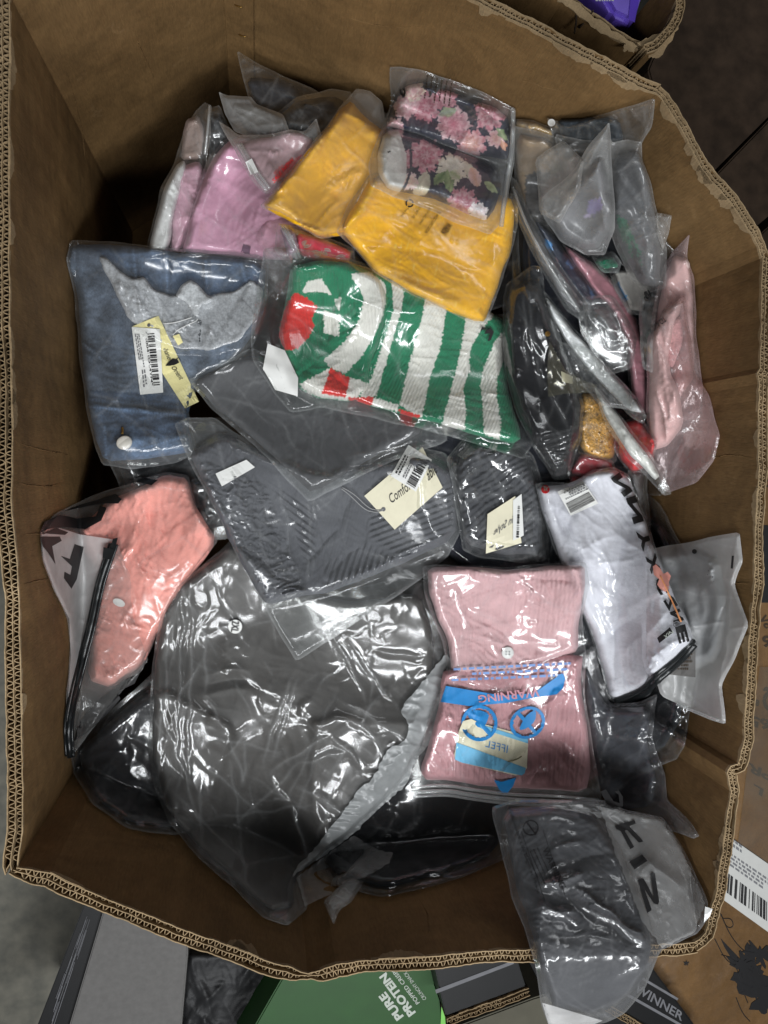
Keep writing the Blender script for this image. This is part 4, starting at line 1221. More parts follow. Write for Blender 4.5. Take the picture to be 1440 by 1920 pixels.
I = item('bagged_clothes', 'red paisley printed cloth in a clear zip bag, edge showing under the yellow bag', 'bagged clothes',
     [(520, 418), (560, 424), (620, 446), (664, 466), (668, 500), (600, 508), (540, 496), (516, 470)],
     [dict(poly=[(556, 438), (600, 446), (658, 470), (656, 494), (600, 494), (560, 478)], T=.035, R=16, col=(206, 52, 74), mat='cotton', n=6, name='folded_cloth'),
      dict(poly=[(524, 424), (548, 430), (566, 470), (560, 486), (540, 480)], T=.03, R=14, col=(168, 140, 158), mat='cotton', n=6, name='folded_cloth')],
     fm='clear', seed=28, nf=12, lift=.02)
for k, (x, y) in enumerate([(573, 458), (612, 472), (640, 484), (592, 476)]):
    for rr_ in (7.5, 4.5, 2.2):
        a_ = k * 1.3
        pts = [(x + rr_ * (1.25 if j < 8 else 1) * math.cos(a_ + j * .5), y + rr_ * .85 * math.sin(a_ + j * .5)) for j in range(11)]
        cord(I, 'paisley_print', pts, .0006, M['white_ink'], on='garment', off=-.0003)
cord(I, 'zip_strip', [(528, 424), (545, 455), (556, 484)], .0028, M['clear_plastic'])
cord(I, 'zip_strip', [(534, 424), (552, 456), (562, 482)], .0024, M['clear_plastic'])

# ---- right-hand standing group, lowest first
I = item('bagged_clothes', 'tan fringed garment in a clear bag in the far right corner', 'bagged clothes',
     [(962, 222), (1000, 226), (1044, 242), (1050, 300), (1010, 330), (964, 300)],
     [dict(poly=[(964, 226), (1000, 229), (1040, 244), (1044, 290), (1000, 310), (966, 290)], T=.05, R=30, col=mottle((176, 148, 104), .3, 9, 4), mat='fuzz', n=30, amp=(.002, .005), w=(2.5, 4), len=(20, 60), ang=1.4, name='fringed_garment')],
     fm='clear', seed=31, nf=8)
I = item('bagged_clothes', 'dark slate garment in a clear bag stretched to the far right corner of the carton', 'bagged clothes',
     [(1026, 222), (1060, 232), (1100, 222), (1160, 205), (1228, 184), (1222, 240), (1200, 275), (1150, 300), (1080, 300), (1040, 262)],
     [dict(poly=[(1040, 226), (1110, 220), (1160, 226), (1170, 262), (1120, 286), (1060, 270)], T=.04, R=26, col=(52, 58, 64), mat='satin', name='folded_garment')],
     fm='gloss', seed=32, nf=16, fa=(.002, .006), fcr=[(1140, 210, 1152, 232, .006, 3), (1180, 200, 1190, 222, .006, 3), (1150, 222, 1158, 240, .006, 3)])
disc(I, 'white_plug', 1034, 230, 7, M['white_plastic'], off=.006, thick=.006)
I = item('bagged_clothes', 'beige garment in a frosted bag right of the floral bag', 'bagged clothes',
     [(962, 236), (1010, 246), (1060, 262), (1078, 300), (1066, 360), (1040, 440), (1000, 470), (966, 400)],
     [dict(poly=[(966, 250), (1030, 262), (1066, 300), (1050, 380), (1010, 430), (972, 390)], T=.05, R=40, col=paint((150, 128, 100), [([(985, 330), (1010, 320), (1060, 330), (1040, 430), (985, 420)], (52, 52, 54))]), mat='cotton', name='folded_garment')],
     fm='frost_light', seed=33, nf=14, fa=(.002, .006))
item('bagged_clothes', 'dark garment in a taupe frosted bag in front of the far right corner', 'bagged clothes',
     [(1040, 250), (1090, 262), (1150, 262), (1140, 330), (1080, 420), (1030, 420), (1050, 330)],
     [dict(poly=[(1050, 268), (1136, 272), (1110, 350), (1060, 400), (1050, 330)], T=.045, R=30, col=(62, 58, 54), mat='cotton', name='folded_garment')],
     fm='frost_light', seed=34, nf=12, fa=(.003, .007))
I = item('bagged_clothes', 'navy print garment edge with blue flecks in a clear sleeve', 'bagged clothes',
     [(996, 400), (1030, 420), (1090, 500), (1160, 580), (1190, 660), (1180, 700), (1120, 640), (1040, 520), (1000, 450)],
     [dict(poly=[(1000, 412), (1030, 432), (1090, 512), (1150, 580), (1176, 650), (1130, 620), (1046, 510)], T=.06, R=18,
           col=paint((44, 50, 66), [([(1018, 448), (1032, 452), (1038, 470), (1028, 466)], (70, 140, 200)), ([(1064, 484), (1080, 496), (1076, 508), (1062, 496)], (92, 120, 160)), ([(1100, 530), (1118, 556), (1110, 560)], (80, 110, 150)), ([(1040, 480), (1050, 500), (1046, 506)], (120, 90, 96))]), mat='satin', ang=.9, name='folded_garment')],
     fm='clear', seed=35, nf=26, fang=.95, fspread=.12, fa=(.003, .008), fl=(60, 200))
I = item('bagged_clothes', 'clear bag with a black coiled garment between the silver sleeve and the pink roll', 'bagged clothes',
     [(1084, 590), (1110, 570), (1150, 580), (1172, 620), (1184, 690), (1168, 700), (1120, 660), (1090, 630)],
     [dict(poly=[(1094, 600), (1116, 580), (1150, 590), (1170, 640), (1176, 688), (1130, 660)], T=.06, R=24, col=(38, 40, 46), mat='satin', name='folded_garment')],
     fm='gloss', seed=36, nf=20, fang=.9, fspread=.3, fa=(.003, .007), crump=.003)
I = item('pink_roll', 'long rolled pink garment in a tight clear bag curving down the right group', 'bagged clothes',
     [(1054, 458), (1076, 464), (1110, 482), (1150, 520), (1186, 572), (1212, 640), (1222, 720), (1218, 782), (1186, 784), (1178, 700), (1172, 640), (1150, 590), (1110, 545), (1070, 490)],
     [dict(poly=[(1058, 462), (1078, 470), (1110, 490), (1148, 526), (1182, 576), (1208, 645), (1216, 720), (1212, 776), (1190, 778), (1182, 700), (1176, 640), (1154, 588), (1114, 545), (1074, 490)], T=.085, R=17, col=mottle((206, 146, 158), .12, 14, 6), mat='cotton', n=40, amp=(.002, .006), w=(3, 7), len=(10, 34), name='rolled_garment')],
     fm='gloss', seed=37, nf=24, fl=(14, 50), fa=(.002, .005), crump=.002)
I = item('bagged_clothes', 'white card folded garment with a blue strip, behind the grey lace bag', 'bagged clothes',
     [(1140, 500), (1200, 500), (1226, 540), (1212, 592), (1180, 590), (1150, 540)],
     [dict(poly=[(1150, 508), (1200, 506), (1220, 542), (1206, 584), (1182, 580)], T=.03, R=10, col=paint((196, 192, 186), [([(1146, 520), (1160, 530), (1178, 562), (1168, 566), (1150, 540)], (84, 150, 200))]), mat='cotton', n=3, round=.06, it=1, wk=.0006, name='folded_card')],
     fm='clear', seed=38, nf=5)
text(I, 'C', [(1212, 572), (1206, 556), (1218, 550), (1224, 566)], M['ink'], bold=.04)
I = item('bagged_clothes', 'pale pink garment in a clear bag leaning on the right wall, tall torn corner', 'bagged clothes',
     [(1294, 438), (1288, 482), (1302, 520), (1306, 620), (1318, 730), (1310, 780), (1250, 800), (1220, 700), (1222, 590), (1244, 500), (1262, 470)],
     [dict(poly=[(1262, 478), (1292, 484), (1300, 560), (1304, 700), (1262, 770), (1232, 690), (1230, 590), (1246, 520)], T=.05, R=30, col=mottle((218, 194, 190), .06, 20, 3), mat='cotton', ang=1.4, n=20, name='folded_garment')],
     fm='pinkfilm', seed=39, nf=24, fang=1.4, fspread=.4, fa=(.002, .006))
I = item('bagged_clothes', 'folded pale pink garment in a translucent pink bag bulging at the right wall', 'bagged clothes',
     [(1284, 552), (1296, 640), (1304, 700), (1330, 742), (1350, 816), (1340, 864), (1306, 905), (1250, 925), (1222, 870), (1212, 800), (1212, 640), (1244, 580)],
     [dict(poly=[(1280, 556), (1262, 640), (1256, 700), (1276, 740), (1282, 800), (1250, 836), (1222, 846), (1216, 760), (1216, 640), (1244, 586)], T=.07, R=24, col=mottle((222, 196, 192), .05, 20, 5), mat='cotton', ang=1.45, spread=.12, n=30, amp=(.003, .008), w=(4, 9), len=(80, 220), name='folded_garment'),
      dict(poly=[(1250, 606), (1276, 590), (1282, 640), (1262, 690), (1250, 680)], off=.02, T=.03, R=8, col=mottle((214, 170, 170), .3, 5, 5), mat='fuzz', n=16, w=(2, 4), len=(10, 30), name='lace_trim')],
     fm='pinkfilm', seed=40, nf=22, fa=(.002, .006), slack=50, fcr=[(1306, 720, 1346, 800, .006, 6), (1300, 760, 1320, 890, .006, 5), (1344, 856, 1250, 915, .006, 4)])
text(I, 'TO AVOID', [(1244, 592), (1212, 618), (1218, 628), (1250, 602)], M['ink'], bold=.01)
text(I, 'G', [(1214, 566), (1206, 548), (1217, 543), (1224, 560)], M['ink'], bold=.05)
I = item('bagged_clothes', 'grey garment with green lace in a tall grey frosted bag', 'bagged clothes',
     [(1142, 268), (1178, 262), (1204, 266), (1206, 300), (1222, 350), (1238, 420), (1252, 470), (1248, 540), (1212, 548), (1180, 520), (1150, 455), (1132, 400), (1130, 320)],
     [dict(poly=[(1150, 290), (1200, 284), (1224, 380), (1240, 470), (1236, 536), (1200, 536), (1170, 480), (1146, 410)], T=.055, R=34,
           col=paint((86, 88, 92), [([(1156, 402), (1172, 410), (1186, 440), (1200, 470), (1204, 496), (1190, 490), (1176, 460), (1160, 440)], (34, 96, 72)), ([(1178, 440), (1196, 470), (1206, 520), (1192, 505)], (30, 36, 36))], 5), mat='fuzz', name='lace_garment')],
     fm='frost_light', seed=41, nf=16, fa=(.003, .008), fcr=[(1196, 286, 1160, 320, .008, 5), (1214, 350, 1180, 372, .008, 5), (1226, 410, 1176, 432, .008, 5), (1204, 300, 1216, 540, .006, 6)])
item('plastic_bag', 'small empty clear bag corner sticking out between the lace bag and the right wall', 'plastic bag',
     [(1230, 398), (1244, 400), (1260, 404), (1254, 440), (1244, 470), (1232, 440)], [], fm='frost_light', seed=42, nf=8, flapT=.01)
I = item('bagged_clothes', 'green lace edge in a clear bag below the pointed grey bag', 'bagged clothes',
     [(1108, 480), (1150, 470), (1166, 490), (1160, 512), (1130, 512)], [dict(poly=[(1112, 488), (1150, 478), (1160, 498), (1130, 506)], T=.02, R=8, edge=9, col=mottle((36, 104, 78), .6, 5, 2), mat='fuzz', wk=.006, name='lace_trim')], fm='clear', seed=43, nf=5)
I = item('bagged_clothes', 'grey garment in a pointed frosted bag with a folded spine and faint lilac print', 'bagged clothes',
     [(1142, 228), (1146, 268), (1148, 330), (1154, 388), (1152, 430), (1134, 478), (1098, 480), (1050, 452), (1022, 412), (1008, 376), (1040, 350), (1078, 318), (1098, 280)],
     [dict(poly=[(1128, 290), (1140, 340), (1146, 390), (1142, 430), (1122, 464), (1090, 466), (1050, 440), (1028, 406), (1070, 350), (1100, 320)], T=.075, R=44,
           col=paint((112, 112, 115), [([(1106, 376), (1126, 372), (1130, 390), (1110, 404), (1100, 396)], (150, 140, 190)), ([(1094, 404), (1106, 402), (1108, 408), (1096, 410)], (180, 170, 200))], 4), mat='cotton', n=8, name='folded_garment')],
     fm='frost', seed=44, nf=8, fa=(.003, .007), lift=.02, fcr=[(1142, 232, 1094, 326, .012, 6), (1094, 326, 1030, 398, .010, 5), (1094, 326, 1110, 336, .008, 4), (1094, 326, 1096, 300, .006, 4)], flapT=.012)
I = item('bagged_clothes', 'clear sleeve with a grey edge running from the floral bag to the black bag', 'bagged clothes',
     [(958, 330), (972, 342), (986, 380), (1010, 432), (1052, 500), (1104, 572), (1092, 604), (1060, 580), (1010, 500), (976, 430), (956, 372)],
     [dict(poly=[(966, 350), (980, 384), (1006, 440), (1046, 506), (1088, 570), (1080, 588), (1040, 540), (996, 460), (968, 400)], T=.05, R=10, col=(92, 92, 94), mat='satin', ang=.95, name='folded_garment')],
     fm='poly', seed=45, nf=24, fang=.97, fspread=.06, fl=(60, 200), fa=(.003, .009), fw=(3, 5))
cord(I, 'plastic_edge', [(962, 352), (986, 420), (1030, 500), (1086, 584)], .0024, M['clear_plastic'], off=.002)
I = item('bagged_clothes', 'gold sequinned garment in a clear bag beside the black tall bag', 'bagged clothes',
     [(1086, 736), (1118, 730), (1142, 760), (1162, 800), (1158, 866), (1130, 874), (1082, 850), (1076, 790)],
     [dict(poly=[(1090, 738), (1116, 738), (1140, 770), (1156, 806), (1152, 858), (1128, 866), (1088, 846), (1082, 790)], T=.06, R=28, col=mottle((200, 152, 70), .45, 3.5, 8), mat='sequin', n=16, name='sequinned_garment')],
     fm='clear', seed=46, nf=10)
rr = random.Random(5)
for k in range(12):
    disc(I, 'sequin', rr.uniform(1094, 1150), rr.uniform(752, 856), 2.2, M['brass'], on='garment', off=.001, n=10, thick=.0004)
I = item('bagged_clothes', 'red garment in a clear bag squeezed below the white tag sleeve', 'bagged clothes',
     [(1156, 790), (1200, 780), (1232, 830), (1222, 876), (1190, 906), (1166, 870), (1150, 840)],
     [dict(poly=[(1160, 794), (1200, 786), (1228, 832), (1218, 872), (1186, 890), (1160, 856)], T=.06, R=26, col=mottle((226, 58, 62), .1, 20, 3), mat='cotton', n=8, name='folded_garment')],
     fm='clear', seed=47, nf=12)
I = item('bagged_clothes', 'dark red garment in a clear bag under the gold sequins', 'bagged clothes',
     [(1084, 846), (1150, 862), (1160, 900), (1110, 910), (1060, 890)], [dict(poly=[(1088, 850), (1146, 866), (1152, 892), (1110, 900), (1068, 886)], T=.03, R=16, col=(150, 50, 58), mat='cotton', name='folded_garment')], fm='clear', seed=48, nf=8)
I = item('bagged_clothes', 'clear bag twisted round a dark garment below the red one', 'bagged clothes',
     [(1176, 880), (1216, 884), (1212, 920), (1222, 990), (1206, 1010), (1192, 960)], [dict(poly=[(1184, 888), (1208, 890), (1206, 930), (1214, 990), (1202, 990)], T=.03, R=10, col=(64, 54, 52), mat='satin', name='folded_garment')], fm='gloss', seed=49, nf=16, fang=1.4, fa=(.003, .008))
I = item('silver_sleeve', 'upper of two crinkled white sleeves seen edge on, slanting down the right group', 'plastic sleeve',
     [(1018, 545), (1030, 556), (1064, 600), (1130, 676), (1192, 742), (1214, 782), (1206, 794), (1180, 780), (1128, 730), (1060, 650), (1030, 596)],
     [dict(poly=[(1022, 552), (1064, 606), (1130, 682), (1190, 748), (1204, 774), (1180, 770), (1130, 722), (1062, 644), (1032, 592)], T=.05, R=9, col=mottle((224, 226, 226), .08, 12, 3), mat='satin', ang=.85, spread=.2, n=30, wk=.005, name='folded_garment')],
     fm='gloss', seed=50, nf=30, fang=.85, fspread=.12, fl=(30, 130), fa=(.003, .008), fw=(3, 5), lift=.015)
I = item('silver_sleeve', 'lower of two crinkled white sleeves seen edge on, its tip over the right wall', 'plastic sleeve',
     [(1108, 716), (1124, 730), (1164, 780), (1212, 840), (1246, 892), (1258, 926), (1244, 930), (1222, 905), (1176, 858), (1132, 790)],
     [dict(poly=[(1112, 724), (1126, 738), (1164, 788), (1208, 846), (1238, 892), (1228, 900), (1178, 850), (1136, 786)], T=.05, R=9, col=mottle((226, 226, 220), .08, 12, 4), mat='cotton', ang=.95, spread=.2, n=30, wk=.005, name='folded_garment')],
     fm='clear', seed=51, nf=24, fang=.95, fspread=.12, fl=(30, 130), fa=(.003, .008), fw=(3, 5), lift=.015)

for lab, poly, f_, sd_ in (('crumpled clear film corner between the beige and the pointed grey bags', [(1004, 296), (1056, 262), (1096, 300), (1088, 350), (1050, 420), (1012, 400)], 'frost_light', 301),
                           ('clear film tail over the black coil beside the silver sleeve', [(1090, 556), (1150, 552), (1196, 630), (1186, 690), (1130, 706), (1100, 640)], 'clear', 302),
                           ('clear film flap between the two white sleeves', [(1046, 640), (1100, 650), (1180, 730), (1190, 770), (1126, 760), (1070, 700)], 'clear', 303),
                           ('clear film strip along the pink roll near the right wall', [(1196, 556), (1236, 540), (1226, 620), (1224, 700), (1204, 690)], 'clear', 304)):
    item('plastic_bag', lab, 'plastic bag', poly, [], fm=f_, seed=sd_, nf=26, fa=(.0015, .005), fl=(20, 90), flapT=.008, crump=.003)
# ---- left and middle
HG = (176, 178, 181); DEN = (96, 107, 122); DEN2 = (70, 88, 112)
def denim_col(px, py):
    f = paint(DEN, [([(120, 450), (300, 452), (520, 470), (520, 600), (440, 560), (300, 540), (240, 505), (180, 470)], (78, 93, 114)),
                    ([(140, 732), (360, 752), (380, 880), (170, 890)], (84, 102, 126)), ([(150, 730), (360, 744), (360, 772), (160, 760)], (64, 79, 100))], 3)
    c = f(px, py)
    sl = 0
    for x0, y0, x1, y1 in ((250, 470, 256, 540), (312, 468, 314, 545), (386, 490, 388, 540), (452, 495, 460, 525), (156, 748, 350, 764), (158, 762, 350, 780), (262, 842, 345, 818), (150, 640, 210, 690), (196, 800, 200, 866)):
        ex, ey = x1 - x0, y1 - y0; t = np.clip(((px - x0) * ex + (py - y0) * ey) / (ex * ex + ey * ey), 0, 1)
        d = np.hypot(px - x0 - t * ex, py - y0 - t * ey); sl = sl + .5 * np.exp(-(d / 2.2) ** 2) * (np.sin(t * np.hypot(ex, ey) * 1.1) > -.3) - .22 * np.exp(-((d - 6) / 4) ** 2)
    wear = np.clip(noise(px / 38., py / 60., 9) * 1.2, -.3, .5)
    return c * np.clip(.95 + .32 * fbm(px / 26., py / 26., 5, 4) + .36 * noise(px / 2.6, py / 5., 6) + .5 * wear + 1.3 * sl, .3, 2)[:, None]
seam = [(250, 478, 254, 536, .003, 3), (312, 468, 314, 545, -.003, 3), (386, 490, 388, 556, .0025, 3), (452, 500, 460, 540, .0025, 3), (158, 742, 352, 760, -.006, 6), (156, 758, 352, 776, .005, 5), (164, 640, 340, 700, .003, 12), (262, 842, 340, 820, .003, 5), (262, 846, 345, 828, -.003, 4)]
JKT = item('denim_jacket', 'blue denim jacket with grey hood in a clear bag, with tags', 'bagged jacket',
     [(134, 450), (200, 452), (330, 466), (480, 476), (506, 486), (500, 560), (480, 640), (440, 690), (376, 716), (352, 770), (372, 850), (330, 868), (250, 880), (190, 872), (168, 800), (152, 700), (140, 560), (124, 486)],
     [dict(poly=[(136, 458), (220, 458), (340, 474), (500, 492), (492, 600), (430, 690), (372, 712), (350, 780), (362, 846), (300, 856), (196, 868), (170, 790), (156, 690), (146, 560), (130, 490)], T=.05, R=46, col=denim_col, mat='denim', cr=seam, n=12, uvang=.2, sp=2.6, name='denim_body'),
      dict(poly=[(180, 478), (202, 482), (226, 506), (250, 522), (272, 518), (290, 545), (322, 554), (345, 550), (372, 562), (400, 552), (440, 546), (470, 522), (494, 540), (488, 590), (450, 640), (400, 658), (374, 656), (330, 656), (290, 640), (240, 600), (212, 545)], off=.046, T=.028, R=9, round=.12, it=1, col=(lambda f1, f2: (lambda px, py: f1(px, py) * f2(px, py) / lin(HG)))(mottle(HG, .12, 5, 4), paint(HG, [([(296, 548), (372, 566), (374, 660), (326, 660)], (160, 162, 165)), ([(380, 590), (430, 560), (470, 530), (450, 610), (390, 655)], (168, 170, 173))], 3)), mat='fuzz', n=14, amp=(.002, .005), wk=.0065, wang=.9, wl=(60, 18),  # darker centre and right patches paint the hood's fold shading
           cr=[(290, 548, 312, 640, -.008, 5), (292, 560, 330, 652, .004, 8), (372, 570, 374, 655, -.010, 5), (402, 556, 384, 640, .004, 10), (462, 530, 425, 600, -.006, 6), (425, 600, 380, 640, -.003, 6), (215, 520, 300, 630, .004, 12)], name='grey_hood'),
      dict(poly=[(364, 596), (382, 596), (379, 640), (375, 652), (370, 640)], off=.061, T=.008, R=4, round=.1, it=1, col=(74, 76, 80), mat='fuzz', n=0, wk=.0005, name='neck_shade'),  # dark wedge painting the shade inside the neck
      dict(poly=[(328, 556), (340, 536), (358, 524), (372, 532), (386, 552), (404, 560), (390, 570), (378, 572), (374, 598), (362, 594), (350, 570)], off=.074, T=.022, R=7, col=mottle((198, 200, 202), .12, 4, 7), mat='fuzz', n=8, name='collar_knot')],
     fm='poly', seed=61, nf=20, fa=(.001, .003), slack=30, fcr=[(492, 672, 300, 752, .003, 3), (345, 575, 395, 570, .004, 3)])
b = disc(JKT, 'button', 233, 830, 15, mat_plain('pearl_button', (205, 200, 190), .3, .5), on='garment', off=.003, thick=.004, dome=.004, rot=-.3, ry=13)
cord(JKT, 'button_loop', [(229, 802), (230, 808), (229, 814)], .0022, M['brass'], on='garment', off=.001)
yt = sheet(JKT, 'hang_tag', [(248, 612), (297, 592), (373, 753), (347, 766)], M['yellow_card'], on='garment', off=.003, n=(6, 14))
disc(JKT, 'eyelet', 279, 610, 3.2, M['grey_ink'], on='garment', off=.0045, parent=yt, n=12)
text(JKT, 'Shanei', [(304, 652), (316, 678), (325, 674), (312, 648)], M['ink'], on='garment', off=.0045, parent=yt, shear=.4)
text(JKT, 'Orient', [(321, 690), (338, 714), (346, 708), (328, 685)], M['ink'], on='garment', off=.0045, parent=yt, shear=.4)
flat_poly(JKT, 'bird_print', [(310, 686), (316, 678), (324, 672), (333, 674), (336, 680), (328, 684), (318, 686)], M['ink'], on='garment', off=.0047, parent=yt, sp=3, sm=5)
cord(JKT, 'bird_crest', [(330, 674), (335, 670), (339, 676)], .0006, M['ink'], on='garment', off=.0045, parent=yt)
wt = sheet(JKT, 'barcode_label', [(247, 613), (300, 617), (306, 736), (263, 740)], M['paper'], on='garment', off=.0052, n=(6, 12))
bars(JKT, [(288, 723), (276, 623), (289, 622), (300, 722)], M['ink'], on='garment', off=.0066, parent=wt, n=34, seed=4)
text(JKT, '*X004ROL4YN*', [(271, 622), (284, 724), (288, 723), (275, 622)], M['ink'], on='garment', off=.0066, parent=wt, bold=.01)
lines(JKT, [(252, 626), (262, 690), (272, 688), (262, 626)], M['grey_ink'], 3, on='garment', off=.0066, parent=wt)
lines(JKT, [(265, 694), (268, 728), (278, 727), (273, 693)], M['grey_ink'], 2, on='garment', off=.0066, parent=wt, dens=4)
cord(JKT, 'string', [(306, 607), (330, 605), (360, 595)], .0007, M['white_plastic'], on='garment', off=.004)
cord(JKT, 'string', [(324, 628), (334, 618), (350, 610), (368, 602), (371, 598)], .0007, M['white_plastic'], on='garment', off=.004)
sheet(JKT, 'string_clip', [(324, 630), (336, 626), (343, 642), (334, 648)], M['yellow_card'], on='garment', off=.0045, n=(2, 3))

item('bagged_clothes', 'dark clear bag corner poking out left of the ribbed sweater', 'bagged clothes',
     [(356, 900), (390, 890), (436, 990), (426, 1010), (380, 1014), (354, 1006)], [dict(poly=[(362, 908), (388, 900), (425, 985), (366, 996)], T=.025, R=16, col=BLACK, mat='satin', name='folded_garment')],
     fm='gloss', seed=63, nf=14, fcr=[(395, 985, 415, 1005, .006, 3), (405, 980, 400, 1008, .006, 3)])
# coral garment, black lettered bag with a black zip
CO = item('coral_garment', 'coral garment in a white and clear bag with bold black lettering and black zip', 'bagged clothes',
     [(74, 1002), (104, 962), (170, 930), (250, 905), (310, 884), (352, 890), (372, 960), (410, 1012), (352, 1090), (300, 1180), (268, 1250), (214, 1312), (140, 1412), (126, 1424), (122, 1340), (131, 1230), (128, 1160), (102, 1110), (80, 1050)],
     [dict(poly=[(150, 985), (210, 935), (260, 914), (312, 890), (350, 896), (366, 950), (408, 1014), (356, 1086), (306, 1172), (268, 1246), (208, 1290), (166, 1274), (170, 1180), (186, 1080), (150, 1020)], T=.075, R=60, col=mottle((230, 158, 146), .07, 40, 5), mat='cotton', wk=.0065, wang=1.3, wl=(75, 19),
           n=26, amp=(.002, .006), w=(4, 9), cr=[(285, 940, 280, 1040, -.005, 5), (282, 1050, 350, 970, -.005, 5), (250, 990, 230, 1060, .006, 9), (300, 950, 330, 940, .006, 8)], name='coral_cloth')],
     fm='poly', seed=64, nf=30, fa=(.0015, .004), slack=40)
# white printed half of the bag, folded over at the left
mk = flat_poly(CO, 'white_panel', [(77, 1004), (112, 990), (150, 1002), (216, 1012), (206, 1060), (172, 1190), (140, 1330), (127, 1404), (125, 1340), (133, 1230), (130, 1160), (104, 1108), (82, 1050)], M['milky'], off=.002, sp=3.2)
for pts in ([(74, 1000), (84, 978), (112, 966), (144, 972), (180, 968), (188, 948), (200, 952), (190, 976), (160, 992), (118, 988), (90, 992)],
            [(228, 936), (216, 926), (180, 938), (150, 946), (120, 958), (140, 954), (190, 944), (222, 944)],
            [(76, 1006), (112, 1006), (116, 1014), (98, 1024), (104, 1058), (90, 1036), (80, 1024)], [(106, 990), (128, 998), (122, 1003), (80, 1000)],
            [(140, 1020), (157, 1026), (144, 1086), (134, 1104), (120, 1084), (121, 1072), (132, 1078), (135, 1062), (114, 1042), (131, 1048)],
            [(214, 1290), (180, 1318), (150, 1352), (138, 1390), (160, 1376), (200, 1340), (226, 1310)], [(262, 1262), (230, 1276), (206, 1300), (222, 1296), (252, 1282)], [(296, 900), (262, 894), (240, 902), (262, 904), (284, 910)]):
    flat_poly(CO, 'black_lettering', pts, M['ink'], off=.0034, sp=3.2)
zp = [(213, 1020), (200, 1056), (186, 1100), (172, 1170), (154, 1240), (138, 1300), (127, 1360), (131, 1418)]
z1 = cord(CO, 'black_zip', zp, .0052, M['zip'], off=.002)
cord(CO, 'zip_rib', [(x + 7, y + 1) for x, y in zp], .0024, M['zip'], off=.003, parent=z1)
cord(CO, 'zip_rib', [(x - 7, y - 1) for x, y in zp], .0024, M['zip'], off=.003, parent=z1)
sheet(CO, 'zip_slider', [(192, 1046), (209, 1050), (214, 1030), (194, 1026)], M['zip'], off=.016, n=(2, 2), thick=.009, parent=z1, sm=0)
sheet(CO, 'zip_end', [(205, 1034), (214, 1036), (221, 1008), (212, 1010)], M['zip'], off=.014, n=(2, 2), thick=.006, parent=z1, sm=0)
flat_poly(CO, 'film_fold', [(218, 1014), (244, 1080), (248, 1150), (278, 1238), (262, 1262), (212, 1312), (142, 1408), (150, 1300), (178, 1180), (200, 1070)], M['frost_light'], off=.003, sp=3, wob=.0022, rag=2)
disc(CO, 'white_spot', 223, 1130, 12, M['white_plastic'], off=.002, ry=7, rot=.4, n=18)

# leather jacket in a big crumpled clear bag
lcr = [(430, 1130, 420, 1300, 0.0042, 14), (330, 1130, 310, 1420, 0.0048, 16), (350, 1160, 345, 1500, -0.0036, 10), (380, 1260, 470, 1256, 0.0060, 12), (380, 1282, 480, 1276, -0.0060, 12), (385, 1300, 470, 1296, 0.0036, 8), (440, 1500, 560, 1240, 0.0024, 10), (560, 1400, 760, 1280, 0.0048, 18), (480, 1420, 700, 1340, -0.0036, 14), (500, 1480, 640, 1560, 0.0036, 14), (370, 1120, 410, 1060, 0.0036, 14), (640, 1200, 760, 1240, 0.0036, 14)]
LJ = item('leather_jacket', 'large black leather jacket in a crumpled clear bag, round size sticker on its chest', 'bagged jacket',
     [(284, 1250), (300, 1160), (336, 1096), (392, 1050), (436, 1010), (520, 1080), (640, 1110), (760, 1080), (806, 1090), (836, 1190), (850, 1232), (836, 1300), (800, 1380), (752, 1470), (690, 1530), (560, 1640), (578, 1702), (540, 1736), (494, 1722), (440, 1668), (376, 1612), (318, 1545), (290, 1480), (278, 1400)],
     [dict(wk=.0014, wl=(190, 40), wang=1.25, poly=[(290, 1255), (306, 1160), (341, 1098), (398, 1054), (438, 1018), (540, 1100), (660, 1130), (790, 1110), (812, 1200), (812, 1290), (770, 1400), (690, 1510), (600, 1600), (548, 1650), (552, 1700), (505, 1706), (430, 1640), (370, 1585), (318, 1525), (284, 1410)], T=.045, R=24, col=mottle((66, 63, 60), .12, 50, 5), mat='leather', cr=lcr, n=10, amp=(.0012, .003), w=(9, 18), name='leather_body')],
     fm='hazy', seed=65, r=8, nf=44, fa=(.0008, .0032), fl=(40, 300), fw=(3, 7), fang=1.15, fspread=.55, crump=.0012, cfreq=34, wr=.0012, slack=40,
     fcr=[(345, 1090, 330, 1440, .006, 4), (362, 1100, 352, 1480, .006, 4), (300, 1320, 380, 1560, .006, 5), (430, 1420, 470, 1690, .007, 4), (380, 1600, 490, 1715, .006, 4), (545, 1270, 490, 1440, .006, 5), (560, 1270, 508, 1430, .005, 4),
          (500, 1450, 620, 1375, .010, 5), (620, 1375, 680, 1440, .009, 5), (500, 1450, 545, 1510, .010, 5), (545, 1510, 580, 1620, .009, 5), (640, 1340, 700, 1380, .007, 5), (620, 1180, 690, 1320, .007, 5), (650, 1190, 745, 1330, .006, 4), (600, 1490, 640, 1520, .008, 6), (560, 1430, 660, 1410, .009, 6), (330, 1310, 380, 1240, .006, 4), (380, 1300, 420, 1360, .006, 4), (700, 1220, 800, 1230, .008, 5)])
st = disc(LJ, 'size_sticker', 441, 1175, 13, M['paper'], off=.005)
text(LJ, '2XL', [(435, 1164), (433, 1185), (447, 1187), (449, 1166)], M['ink'], off=.0072, parent=st, bold=.01)
